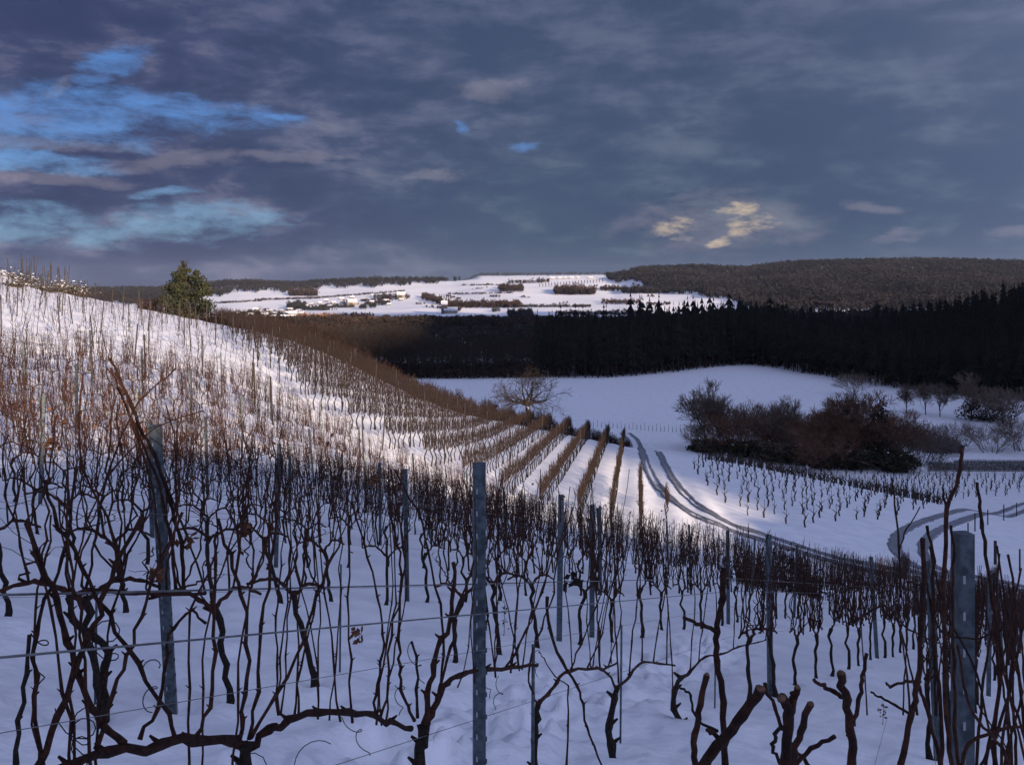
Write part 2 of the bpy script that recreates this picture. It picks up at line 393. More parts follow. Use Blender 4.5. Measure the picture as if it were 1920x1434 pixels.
# ------------------------------------------------------------------ the ground: one sheet to the horizon
HOLES = []
def build_ground():
    rr = [.35]
    while rr[-1] < 9000: rr.append(rr[-1] * (1.017 if rr[-1] < 160 else 1.022 if rr[-1] < 4000 else 1.06))
    rr = np.array(rr)
    a1 = np.arange(-36, 36.01, .16)
    a2 = np.concatenate([np.arange(36, 324, 4.0)[1:]])
    A = np.radians(np.concatenate([a1, a2]))
    X = np.outer(rr, np.sin(A)); Y = np.outer(rr, np.cos(A))
    Z = ground(X, Y) + relief(X.ravel(), Y.ravel()).reshape(X.shape)
    nr, na = X.shape
    for hx, hy, hr in HOLES:                                     # small melt hollows round trunks and posts
        rad = math.hypot(hx, hy); lo_, hi_ = np.searchsorted(rr, [rad - .6, rad + .6]); sl = slice(max(0, lo_), hi_)
        D2 = (X[sl] - hx) ** 2 + (Y[sl] - hy) ** 2
        Z[sl] += -.075 * np.exp(-D2 / hr ** 2) + .018 * np.exp(-(np.sqrt(D2) - hr * 1.7) ** 2 / .006)
    V = np.stack([X, Y, Z], -1).reshape(-1, 3)
    i = np.arange(nr - 1)[:, None] * na; j = np.arange(na)[None]; k = (j + 1) % na
    a, b, c, d = i + j, i + k, i + na + k, i + na + j
    F = np.concatenate([np.stack([a, c, b], -1).reshape(-1, 3), np.stack([a, d, c], -1).reshape(-1, 3)])
    V = np.vstack([V, [[0, 0, gz1(0, 0)]]]); m = len(V) - 1
    F = np.concatenate([F, np.stack([np.full(na, m), np.arange(na), (np.arange(na) + 1) % na], -1)])
    F = F[:, ::1]
    # face up
    n = np.cross(V[F[:200, 1]] - V[F[:200, 0]], V[F[:200, 2]] - V[F[:200, 0]])[:, 2]
    if n.mean() < 0: F = F[:, ::-1]
    o = mesh_obj('ground', V, F, M['snow'])
    tag(o, 'snow covered vineyard slopes and valley reaching to the far hills', kind='structure')
# (the ground itself is built last, once it is known where trunks stand in it)

# ------------------------------------------------------------------ roads
def smooth_line(P, step=.8):
    P = np.asarray(P, float)
    for _ in range(3):
        Q = [P[0]]
        for a, b in zip(P[:-1], P[1:]): Q += [a * .75 + b * .25, a * .25 + b * .75]
        Q.append(P[-1]); P = np.array(Q)
    d = np.r_[0, np.cumsum(np.linalg.norm(np.diff(P, axis=0), axis=1))]; s = np.arange(0, d[-1], step)
    return np.stack([np.interp(s, d, P[:, 0]), np.interp(s, d, P[:, 1])], -1)
def strip(name, P, half, off, material, parent=None, cols=5, wob=.0):
    P = np.asarray(P); T = np.gradient(P, axis=0); T /= np.linalg.norm(T, axis=1)[:, None]; Nn = np.stack([T[:, 1], -T[:, 0]], -1)
    hw = half * (1 + wob * rng.uniform(-1, 1, len(P)))
    s = np.linspace(-1, 1, cols); XY = P[:, None] + Nn[:, None] * (s[None, :, None] * hw[:, None, None])
    X, Y = XY[..., 0], XY[..., 1]; Z = gz(X.ravel(), Y.ravel()).reshape(X.shape) + off * (1 - .0 * s[None] ** 2)
    if name == 'wheel_rut': Z[:, 1] += .07; Z[:, -2] += .07; Z[:, 2:-2] -= .02
    Z[:, 0] -= .06; Z[:, -1] -= .06
    V = np.stack([X, Y, Z], -1).reshape(-1, 3); n = len(P)
    i = np.arange(n - 1)[:, None] * cols; j = np.arange(cols - 1)[None]
    a, b, c, d = i + j, i + j + 1, i + cols + j + 1, i + cols + j
    F = np.concatenate([np.stack([a, b, c], -1).reshape(-1, 3), np.stack([a, c, d], -1).reshape(-1, 3)])
    if np.cross(V[F[0, 1]] - V[F[0, 0]], V[F[0, 2]] - V[F[0, 0]])[2] < 0: F = F[:, ::-1]
    return mesh_obj(name, V, F, material, parent)
ROADS = []
def road(pix, label, world_tail=()):
    P = [at(u, v)[:2] for u, v in pix] + list(world_tail)
    P = smooth_line(P); ROADS.append(P)
    T = np.gradient(P, axis=0); T /= np.linalg.norm(T, axis=1)[:, None]; Nn = np.stack([T[:, 1], -T[:, 0]], -1)
    o = strip('road', P, 1.55, .03, M['packed'], cols=7); tag(o, label, kind='structure')
    for s in (-.85, .85):
        strip('wheel_rut', P + Nn * s, .42, .055, M['rut'], o, cols=7, wob=.25)
road([(1172, 812), (1196, 832), (1222, 858), (1246, 905), (1282, 945), (1340, 978), (1400, 1000)], 'snowy farm track with two dark wheel ruts curving below the vineyard',
     [(18, 51.5), (25, 53)])
road([(1990, 940), (1900, 948), (1800, 966), (1728, 992), (1700, 1018), (1712, 1052), (1765, 1078), (1900, 1098)], 'snowy farm track bending round a hairpin at the foot of the slope', [(42, 50)])

# ------------------------------------------------------------------ vines
RD = np.array([.395, .919]); RN = np.array([.919, -.395])      # along and across the trellis rows
def RP(n, t):
    n = n + .115 * max(0, t - 10) * min(1, max(0, 1.2 + n / 10))     # the rows swing gently right as they run down
    p = RN * n + RD * t; return float(p[0]), float(p[1])
ROWANG = math.atan2(RD[1], RD[0])

def cane_path(x0, z0, x1, h, rnd, segs, side=0, arc=.0):
    n = segs + 1; s = np.linspace(0, 1, n)
    P = np.stack([x0 + (x1 - x0) * s ** .8, side * s ** 1.2 + 0 * s, z0 + (h - z0) * s], -1)
    j = np.cumsum(rnd.normal(0, .012, (n, 2)), 0) + rnd.normal(0, .006, (n, 2)); j[0] = 0
    P[:, 0] += j[:, 0] + arc * np.sin(s * np.pi); P[:, 1] += j[:, 1] * 1.5
    return P
def knobbly(r0, r1, n, rnd, amp=.25):
    r = np.linspace(r0, r1, n); r[1::2] *= 1 + amp; return r * rnd.uniform(.92, 1.08, n)
def make_vine(slope, seed, lod, ncane=None, twigs=1.0, tall=1.0, cmat=None):
    """a guyot-trained vine, row along local x; returns the thing with trunk, arms and canes"""
    rnd = np.random.default_rng(seed); root = empty('grapevine', (0, -500, 0))
    sh = lambda P: P + np.stack([0 * P[:, 0], 0 * P[:, 0], slope * P[:, 0]], -1)
    sides = {0: 6, 1: 4, 2: 3}[lod]; segs = {0: 12, 1: 8, 2: 5}[lod]
    hz = rnd.uniform(.62, .74)
    nn = segs + 1; s = np.linspace(0, 1, nn)
    lean = rnd.normal(0, .10)
    P = np.stack([lean * s + rnd.normal(0, .018, nn) + .05 * np.sin(s * rnd.uniform(3, 7)), rnd.normal(0, .012, nn), -.30 + (hz + .30) * s], -1)
    r = np.interp(s, [0, .25, .38, .9, 1], [.040, .036, .024, .020, .030]) * rnd.uniform(.85, 1.15, nn)
    m = MB(); m.tube(sh(P), r, sides + 1); kid(root, m.build('trunk', M['bark'], root))
    head = P[-1]; arms = []
    dirs = [1, -1] if rnd.random() < .75 else [1 if rnd.random() < .5 else -1]
    for d in dirs:
        L = rnd.uniform(.42, .62); n = segs + 1; s = np.linspace(0, 1, n)
        rise = rnd.uniform(.08, .18)
        A = np.stack([head[0] + d * L * s, head[1] + rnd.normal(0, .008, n), head[2] - .02 + rise * np.sin(np.minimum(s * 1.5, 1) * np.pi / 2) - .06 * s ** 3 + rnd.normal(0, .006, n)], -1)
        m = MB(); m.tube(sh(A), knobbly(.015, .009, n, rnd), sides); kid(root, m.build('arm', M['cane'], root)); arms.append(A)
    nc = ncane or rnd.integers(10, 14); bundle = MB()
    for c in range(nc):
        A = arms[rnd.integers(len(arms))]; a = A[rnd.integers(0 if rnd.random() < .3 else 2, len(A))]
        h = (rnd.uniform(1.45, 2.0) if rnd.random() < .82 else rnd.uniform(.9, 1.3)) * tall
        dx_ = rnd.normal(0, .16); side = rnd.normal(0, .05)
        C = cane_path(a[0], a[2], a[0] + dx_, h, rnd, segs, side, rnd.normal(0, .05)); C[:, 1] += a[1]
        m = MB(); m.tube(sh(C), knobbly(.0068, .0034, len(C), rnd, .35), sides)
        for q in range(rnd.poisson(2.4 * twigs)):                      # side shoots and tendrils in the upper part
            k = rnd.integers(len(C) // 2, len(C) - 1); b = C[k]
            L = rnd.uniform(.06, .28); up = rnd.uniform(-.3, 1.0); dd = rnd.choice([-1, 1])
            t_ = np.linspace(0, 1, 4)
            Tw = np.stack([b[0] + dd * L * t_, b[1] + rnd.normal(0, .05) * t_, b[2] + L * up * t_ ** 1.3 + rnd.normal(0, .008, 4)], -1)
            m.tube(sh(Tw), [.0028, .0024, .002, .0014], 3)
        if lod < 2: kid(root, m.build('cane', cmat or M['cane'], root))
        else: bundle.add(*m.arrays())
    if lod == 2: kid(root, bundle.build('shoot_bundle', cmat or M['cane'], root))['kind'] = 'stuff'
    return root
near_set = [make_vine(-.277, 100 + i, 0, None, 1.2) for i in range(5)]
mid_sets = {s: [make_vine(s, 200 + i * 7 + int(s * 100), 1, 19, 2.2) for i in range(4)] for s in (-.277, -.12, .02)}
far_sets = {s: [make_vine(s, 300 + i * 7 + int(s * 100), 2, 34, 2.0, 1.0, M['nearred']) for i in range(4)] for s in (-.277, -.12, .02)}
protos = near_set + [v for d in (mid_sets, far_sets) for l in d.values() for v in l]

ROWS = [4.8, 2.4, 0.05, -1.85, -4.4, -6.8, -9.1, -11.4, -13.7, -16.0, -18.3, -20.6, -22.9, -25.2, -27.5]
ROWNAME = {4.8: 'second row beyond the big right post', 2.4: 'first row beyond the big right post', 0.05: 'nearest row by the big grey post', -1.85: 'front row along the two long wires'}
nback = 0
def fronty(x): return 31.5 + 11.5 * float(ss(-17, -12, x) * (1 - ss(-3, 4, x))) + 1.2 * math.sin(x * .3) + 17 * float(ss(9, 17, x))
vine_spots = []
for ri, n in enumerate(ROWS):
    k = 0; t = 0.4 + (ri * .37) % 1.1
    t_start = {0.05: 9, 2.4: 14, -1.85: 9.3}.get(n, 0)
    while t < 60:
        tt = t + random.uniform(-.07, .07); nn_ = n + random.uniform(-.05, .05); x, y = RP(nn_, tt); t += 1.12
        if y > fronty(x): break
        if tt < t_start or not inview(x, y, .05) or (y < 4.5 and n != .05): continue
        if random.random() < .03 or min(float(np.min(np.hypot(P_[:, 0] - x, P_[:, 1] - y))) for P_ in ROADS) < 2.6: continue
        vine_spots.append((n, ri, x, y, tt)); 
rowcount = {}
VG = 'grapevines on the near slope'
for n, ri, x, y, t in vine_spots:
    rowcount[n] = rowcount.get(n, 0) + 1; k = rowcount[n]
    sl = (gz1(x + RD[0], y + RD[1]) - gz1(x - RD[0], y - RD[1])) / 2
    key = min((-.277, -.12, .02), key=lambda s: abs(s - sl))
    r = math.hypot(x, y)
    if r < 19: HOLES.append((x, y, random.uniform(.11, .2)))
    src = random.choice(near_set) if (r < 13) else random.choice(mid_sets[key] if r < 21 else far_sets[key])
    flip = 0
    o = dup(src, (x, y, gz1(x, y) - .02), ROWANG - .11 * min(1, max(0, (t - 9) / 3)) * min(1, max(0, 1.2 + n / 10)) + random.uniform(-.06, .06), random.uniform(.94, 1.06))
    rown = ROWNAME.get(n) or f'{nth(ri - 2)} row behind'
    tag(o, f'bare grapevine, {nth(k)} from the near end of the {rown}', 'grapevine', VG)
for p in protos:
    for ch in KIDS[p.name]: bpy.data.objects.remove(ch)
    bpy.data.objects.remove(p)

# --- the vines of the front row, drawn as they grow (points lie in the plane of the row)
def plane_pt(u, v, n):
    q = (u - 960) / FPX; y = n / (RN[0] * q + RN[1]); return np.array([q * y, y, -(v - HOR) / FPX * y])
def traced(name, pix, n, r0, r1, root, material, sub=3, jit=.004, sides=7, dn=None, seed=0, knob=.28):
    rnd = np.random.default_rng(seed + int(pix[0][0] * 7 + pix[0][1]))
    dn = dn if dn is not None else rnd.uniform(-.05, .05)
    P = np.array([plane_pt(u, v, n + dn * (i / max(1, len(pix) - 1))) for i, (u, v) in enumerate(pix)])
    d = np.linspace(0, len(P) - 1, (len(P) - 1) * sub + 1); Q = np.stack([np.interp(d, np.arange(len(P)), P[:, k]) for k in range(3)], -1)
    if len(Q) > 4:
        Q[1:-1] = (Q[:-2] + 2 * Q[1:-1] + Q[2:]) / 4
    Q[1:-1] += rnd.normal(0, jit, (len(Q) - 2, 3))
    m = MB(); rr = knobbly(r0, r1, len(Q), rnd, 0); rr[::sub] *= 1 + knob
    m.tube(Q - np.array(root.location), rr, sides)
    for k in range(sub, len(Q) - 1, sub):                                # buds at the nodes
        b = Q[k] - np.array(root.location); s_ = rnd.choice([-1, 1])
        m.tube([b, b + np.array([.012 * s_, 0, .010]) * max(1, r0 / .006)], [r0 * .7, r0 * .25], 4)
    return kid(root, m.build(name, material, root))
nA = -1.85
def hero_root(u, v, n, label):
    q = (u - 960) / FPX; y = n / (RN[0] * q + RN[1]); x = q * y
    o = empty('grapevine', (x, y, gz1(x, y))); return tag(o, label, 'grapevine', VG)
def tendril(root, u, v, n, size=.05, turns=2.2, seed=0, sag=.14):
    rnd = np.random.default_rng(seed); p = plane_pt(u, v, n) - np.array(root.location); s = np.linspace(0, 1, 26)
    a = s * turns * 2 * np.pi + rnd.uniform(0, 6)
    rad = size * (1 - .75 * s)
    P = np.stack([p[0] + rad * np.cos(a) - rad[0] * np.cos(a[0]) + rnd.normal(0, .4) * size * s * 3, p[1] + .01 * np.sin(a * .7), p[2] + rad * np.sin(a) - rad[0] * np.sin(a[0]) - sag * s], -1)
    m = MB(); m.tube(P, .0016, 4); kid(root, m.build('tendril', M['bark'], root))
# first: long low arm across the left foreground
h1 = hero_root(452, 1434, nA, 'big bare grapevine with crossing red-brown canes and a long low arm at bottom left')
traced('trunk', [(452, 1500), (455, 1434), (462, 1396)], nA, .020, .016, h1, M['bark'])
traced('arm', [(462, 1400), (440, 1388), (360, 1387), (300, 1391), (200, 1404), (130, 1436), (60, 1470)], nA, .0145, .010, h1, M['cane'])
traced('arm', [(466, 1400), (500, 1372), (540, 1348), (600, 1330), (655, 1333), (700, 1342), (735, 1357), (771, 1365)], nA, .0125, .009, h1, M['cane'])
for pix, r0 in [([(232, 1393), (195, 1358), (166, 1324), (147, 1266), (128, 1200), (104, 1127), (80, 1050), (50, 980)], .0088),
                ([(69, 1440), (112, 1336), (143, 1254), (165, 1190), (193, 1131), (216, 1058), (266, 969)], .0082),
                ([(262, 1386), (293, 1328), (309, 1227), (325, 1180), (359, 1139), (386, 1168)], .0052),
                ([(363, 1386), (398, 1328), (403, 1220), (400, 1131), (404, 1050), (407, 996)], .0058),
                ([(444, 1401), (452, 1350), (459, 1305), (467, 1208), (455, 1119), (430, 1040), (409, 973)], .0066),
                ([(467, 1386), (482, 1305), (490, 1169), (509, 1065), (521, 938), (517, 870)], .0056),
                ([(471, 1382), (521, 1300), (571, 1200), (594, 1111), (618, 1060), (640, 1007)], .0056),
                ([(81, 1440), (62, 1305), (66, 1189), (85, 1120), (116, 1054), (143, 880)], .0052),
                ([(702, 1339), (704, 1305), (716, 1240), (723, 1189), (709, 1119), (690, 1050), (660, 940)], .0050),
                ([(713, 1345), (729, 1290), (731, 1189), (756, 1112), (760, 1034), (733, 880)], .0050),
                ([(180, 1404), (212, 1300), (240, 1230), (262, 1160), (300, 1060), (342, 960)], .0056),
                ([(330, 1388), (318, 1340), (255, 1240), (200, 1150), (150, 1060), (110, 985), (84, 900)], .0060)]:
    traced('cane', pix, nA, r0, r0 * .62, h1, M['cane'], seed=5)
traced('cane', [(30, 1434), (38, 1350), (50, 1260), (55, 1190)], nA, .0055, .0042, h1, M['bark'])
for k, (u, v) in enumerate([(56, 1188), (100, 1330), (155, 1330), (620, 1395), (300, 1250), (480, 1450), (640, 1345), (160, 1180)]): tendril(h1, u, v, nA - .02, .03 + .02 * (k % 2), 1.6 + .5 * (k % 3), k)
# second: forked vine left of the front post
h2 = hero_root(790, 1434, nA, 'bare grapevine with thick forked head just left of the front steel post')
traced('trunk', [(784, 1560), (784, 1480), (787, 1434), (790, 1395), (794, 1356)], nA, .022, .024, h2, M['bark'])
traced('arm', [(800, 1356), (812, 1335), (822, 1306), (838, 1278), (860, 1262), (910, 1256), (957, 1252), (1007, 1247)], nA, .0140, .0075, h2, M['cane'])
for pix, r0 in [([(796, 1358), (803, 1300), (810, 1247), (828, 1200), (848, 1158), (850, 1110), (850, 1054)], .0125),
                ([(777, 1350), (765, 1325), (752, 1293), (747, 1250), (746, 1208), (756, 1073), (745, 1020), (729, 960)], .0065),
                ([(806, 1345), (826, 1290), (848, 1210), (856, 1160)], .0075),
                ([(949, 1249), (966, 1222), (984, 1189), (1000, 1150), (1018, 1112), (1030, 1046), (1042, 960)], .0055),
                ([(972, 1247), (968, 1220), (985, 1185), (1003, 1150), (1022, 1081), (1060, 985)], .0050),
                ([(900, 1256), (906, 1210), (914, 1130), (900, 1060), (880, 990), (860, 900)], .0050),
                ([(820, 1310), (836, 1230), (824, 1130), (800, 1030), (786, 960), (740, 880)], .0055),
                ([(850, 1160), (880, 1080), (920, 1000), (935, 930)], .0050)]:
    traced('cane', pix, nA, r0, r0 * .6, h2, M['cane'], seed=9)
traced('cane', [(783, 1345), (782, 1290), (779, 1227), (772, 1203)], nA, .0062, .0045, h2, M['bark'])
for k, (u, v) in enumerate([(772, 1203), (900, 1262), (935, 1268), (740, 1285)]): tendril(h2, u, v, nA - .02, .028, 1.7, 20 + k)
# third: vine with its stake right of the post
h3 = hero_root(1003, 1434, nA, 'slender bare grapevine with a short thin stake right of the front post')
traced('trunk', [(1000, 1530), (1003, 1434), (1002, 1385), (1007, 1343), (1010, 1316)], nA, .019, .013, h3, M['bark'])
traced('arm', [(1010, 1318), (1026, 1301), (1045, 1278), (1065, 1254), (1115, 1255), (1140, 1250), (1157, 1242)], nA, .0105, .006, h3, M['cane'])
for pix, r0 in [([(1026, 1119), (1030, 1181), (1053, 1239), (1084, 1285), (1093, 1320), (1099, 1363), (1115, 1400), (1134, 1450)], .0085),
                ([(1008, 1318), (994, 1290), (990, 1250), (1012, 1180), (1040, 1110), (1045, 1040), (1075, 950)], .0052),
                ([(1068, 1258), (1090, 1210), (1120, 1140), (1135, 1060), (1150, 980)], .0048),
                ([(1100, 1254), (1130, 1190), (1140, 1120), (1175, 1030)], .0045),
                ([(1062, 1440), (1065, 1360), (1066, 1285)], .0062), ([(1066, 1285), (1040, 1268), (1018, 1232), (1010, 1222)], .0035),
                ([(1140, 1252), (1165, 1170), (1160, 1100), (1190, 1000)], .0045)]:
    traced('cane', pix, nA, r0, r0 * .65, h3, M['cane'], seed=13)
tendril(h3, 1010, 1222, nA, .022, 2, 31)
m = MB(); m.tube(np.array([plane_pt(998, 1560, nA), plane_pt(1000, 1208, nA)]) - np.array(h3.location), .009, 6); kid(h3, m.build('stake', M['steel'], h3))
# fourth and fifth, smaller with distance
h4 = hero_root(1148, 1400, -2.1, 'bare grapevine with twisted trunk, second right of the front post')
traced('trunk', [(1152, 1450), (1146, 1395), (1142, 1359), (1153, 1305), (1157, 1288)], -2.1, .030, .016, h4, M['bark'])
traced('arm', [(1157, 1288), (1180, 1266), (1204, 1237), (1235, 1243), (1265, 1247)], -2.1, .0115, .007, h4, M['cane'])
traced('arm', [(1155, 1290), (1140, 1262), (1118, 1250)], -2.1, .0100, .007, h4, M['cane'])
h5 = hero_root(1279, 1358, -2.05, 'bare grapevine with a hooked trunk, third right of the front post')
traced('trunk', [(1283, 1400), (1277, 1352), (1261, 1329), (1264, 1295), (1275, 1270), (1294, 1258)], -2.05, .032, .015, h5, M['bark'])
traced('arm', [(1294, 1258), (1323, 1229), (1352, 1227), (1385, 1213), (1420, 1204), (1447, 1196)], -2.05, .0110, .007, h5, M['cane'])
for root, n, pts in ((h4, -2.1, [(1160, 1280, 1150), (1180, 1266, 1210), (1204, 1237, 1195), (1225, 1242, 1260), (1250, 1245, 1240), (1125, 1252, 1100)]),
                     (h5, -2.05, [(1262, 1300, 1235), (1294, 1258, 1300), (1310, 1240, 1345), (1340, 1228, 1330), (1375, 1217, 1400), (1405, 1208, 1390), (1435, 1199, 1450)])):
    for u, v, u2 in pts:
        v2 = 1000 + (u2 - 1200) * .17 + random.uniform(-20, 25); um = (u + u2) / 2 + random.uniform(-10, 10)
        traced('cane', [(u, v), ((u * 2 + um) / 3, v * .75 + v2 * .25), (um, (v + v2) / 2), ((um + u2) / 2, v * .22 + v2 * .78), (u2, v2)], n, .0062, .0035, root, M['cane'], seed=21)
rk = np.random.default_rng(404)                                             # more of the thin upright shoots on the front row
for root, us_ in ((h1, (520, 770, 13, 1340, 1365)), (h2, (815, 1000, 9, 1300, 1250)), (h3, (1065, 1150, 5, 1256, 1243))):
    for k in range(us_[2]):
        f = rk.uniform(0, 1); u0 = us_[0] + f * (us_[1] - us_[0]); v0 = us_[3] + f * (us_[4] - us_[3]); u1 = u0 + rk.normal(5, 34); v1 = rk.uniform(860, 1010); um = (u0 + u1) / 2 + rk.normal(0, 14)
        traced('cane', [(u0, v0), (u0 * .7 + um * .3 + rk.normal(0, 6), v0 * .75 + v1 * .25), (um, (v0 + v1) / 2), (um * .4 + u1 * .6 + rk.normal(0, 6), v0 * .25 + v1 * .75), (u1, v1)], nA, rk.uniform(.0027, .0042), .0018, root, M['cane'], seed=k)
for k in range(8):
    u0 = rk.uniform(0, 450); u1 = u0 + rk.normal(10, 60); v1 = rk.uniform(820, 980); um = (u0 + u1) / 2 + rk.normal(0, 22)
    traced('cane', [(u0, 1480), (u0 * .6 + um * .4, 1290), (um, 1140), (um * .4 + u1 * .6 + rk.normal(0, 8), 1040), (u1, v1)], nA, rk.uniform(.0030, .0044), .0020, h1, M['cane'], seed=k)
# far-left bundle of long canes leaning over the slope
h6 = hero_root(330, 1130, -4.4, 'tall grapevine whose long dark canes lean up left over the post')
traced('trunk', [(200, 1400), (198, 1330), (190, 1270), (205, 1220), (178, 1195), (135, 1160), (128, 1120)], -4.4, .025, .016, h6, M['bark'])
traced('arm', [(128, 1120), (165, 1105), (230, 1110), (300, 1115), (385, 1112)], -4.4, .016, .009, h6, M['cane'])
for pix, r0 in [([(345, 1110), (340, 1020), (318, 930), (288, 850), (262, 800), (222, 700), (206, 672)], .0125), ([(330, 1110), (318, 1000), (296, 900), (262, 820), (226, 740), (208, 690)], .0100),
                ([(300, 1112), (300, 1010), (282, 890), (250, 800), (228, 730), (200, 690)], .0075), ([(385, 1112), (350, 1000), (300, 880), (255, 780), (216, 700)], .0075),
                ([(160, 1106), (180, 1010), (196, 900), (230, 810), (262, 750), (330, 690)], .0075), ([(230, 1110), (215, 1000), (150, 870), (148, 780), (156, 700)], .0085),
                ([(130, 1120), (160, 980), (210, 880), (290, 800), (380, 770)], .0060)]:
    traced('cane', pix, -4.4, r0, r0 * .55, h6, M['cane'], sub=4, seed=33)
leafV = []
# cut canes right beside the camera
nB = .62
def near_pt(u, v, y): return np.array([(u - 960) / FPX * y, y, -(v - HOR) / FPX * y])
def tracedY(name, pix, y0, y1, r0, r1, root, material, seed=0, cut=False):
    rnd = np.random.default_rng(seed + int(pix[0][0]))
    P = np.array([near_pt(u, v, y0 + (y1 - y0) * i / max(1, len(pix) - 1)) for i, (u, v) in enumerate(pix)])
    sub = 4; d = np.linspace(0, len(P) - 1, (len(P) - 1) * sub + 1); Q = np.stack([np.interp(d, np.arange(len(P)), P[:, k]) for k in range(3)], -1)
    Q[1:-1] = (Q[:-2] + 2 * Q[1:-1] + Q[2:]) / 4; Q[1:-1] += rnd.normal(0, .0012, (len(Q) - 2, 3))
    rr = np.linspace(r0, r1, len(Q)) * .72 * rnd.uniform(.96, 1.04, len(Q)); rr[::sub] *= 1.14
    L = np.array(root.location); m = MB(); m.tube(Q - L, rr, 9, cap=True); o = kid(root, m.build(name, material, root))
    if cut:
        t_ = (Q[-1] - Q[-2]); t_ /= np.linalg.norm(t_)
        c = MB(); c.tube([Q[-1] - L - t_ * .002, Q[-1] - L + t_ * .0015, Q[-1] - L + t_ * .0015 + np.array([0, 0, .002])], [rr[-1] * .86, rr[-1] * .84, rr[-1] * .5], 9); kid(root, c.build('cut_end', M['cutwood'], root))
    return o
def near_root(u, y, label):
    x = (u - 960) / FPX * y; return tag(empty('grapevine', (x, y, gz1(x, y))), label, 'grapevine', VG)
k1 = near_root(1345, 1.25, 'thick cut-back grapevine canes rising from the bottom edge, one slanting right')
tracedY('cane', [(1290, 1490), (1317, 1434), (1352, 1391), (1390, 1340), (1426, 1291)], 1.2, 1.12, .0098, .0080, k1, M['cane'], cut=True)
tracedY('cane', [(1300, 1500), (1302, 1434), (1302, 1378), (1314, 1320), (1325, 1266)], 1.25, 1.3, .0058, .0056, k1, M['cane'], cut=True)
tracedY('cane', [(1362, 1500), (1360, 1434), (1356, 1316), (1345, 1240), (1343, 1184), (1356, 1120), (1358, 1064)], 1.5, 1.55, .0074, .0058, k1, M['cane'])
tracedY('cane', [(1343, 1184), (1320, 1172), (1306, 1170), (1282, 1157)], 1.53, 1.5, .0050, .0036, k1, M['cane'])
tracedY('cane', [(1352, 1391), (1335, 1370), (1326, 1368)], 1.17, 1.15, .0045, .0030, k1, M['cane'])
tracedY('cane', [(1345, 1370), (1300, 1345), (1296, 1300), (1276, 1290)], 1.2, 1.3, .0026, .0020, k1, M['bark'])
k2 = near_root(1480, 1.25, 'cut-back grapevine with a forked stub and thin side shoots at the bottom edge')
tracedY('cane', [(1468, 1490), (1472, 1434), (1480, 1337), (1466, 1308)], 1.2, 1.15, .0092, .0080, k2, M['cane'], cut=True)
tracedY('cane', [(1480, 1345), (1488, 1312), (1495, 1289)], 1.17, 1.16, .0070, .0052, k2, M['cane'], cut=True)
tracedY('cane', [(1478, 1470), (1490, 1410), (1506, 1360), (1520, 1320)], 1.1, 1.05, .0058, .0050, k2, M['cane'], cut=True)
tracedY('cane', [(1434, 1280), (1450, 1325), (1465, 1362), (1490, 1400), (1520, 1440)], 1.35, 1.3, .0034, .0040, k2, M['cane'])
tracedY('cane', [(1462, 1430), (1450, 1400), (1455, 1375), (1468, 1360)], 1.3, 1.3, .0032, .0040, k2, M['bark'])
tracedY('cane', [(1488, 1440), (1520, 1402), (1565, 1380)], 1.2, 1.15, .0042, .0034, k2, M['cane'])
k3 = near_root(1597, 1.35, 'upright cut grapevine cane with two side twigs left of the big post')
tracedY('cane', [(1606, 1500), (1600, 1434), (1596, 1366), (1586, 1310), (1577, 1262)], 1.3, 1.25, .0082, .0072, k3, M['cane'], cut=True)
tracedY('cane', [(1582, 1306), (1560, 1298), (1545, 1284), (1526, 1273)], 1.28, 1.25, .0046, .0030, k3, M['cane'])
tracedY('cane', [(1600, 1360), (1611, 1310), (1614, 1279), (1625, 1225)], 1.3, 1.35, .0042, .0034, k3, M['cane'])
tracedY('cane', [(1600, 1385), (1588, 1378), (1588, 1362), (1600, 1358)], 1.3, 1.3, .0018, .0014, k3, M['bark'])
k4 = near_root(1725, 1.7, 'tangled tall grapevine canes wrapped around the big right-hand steel post')
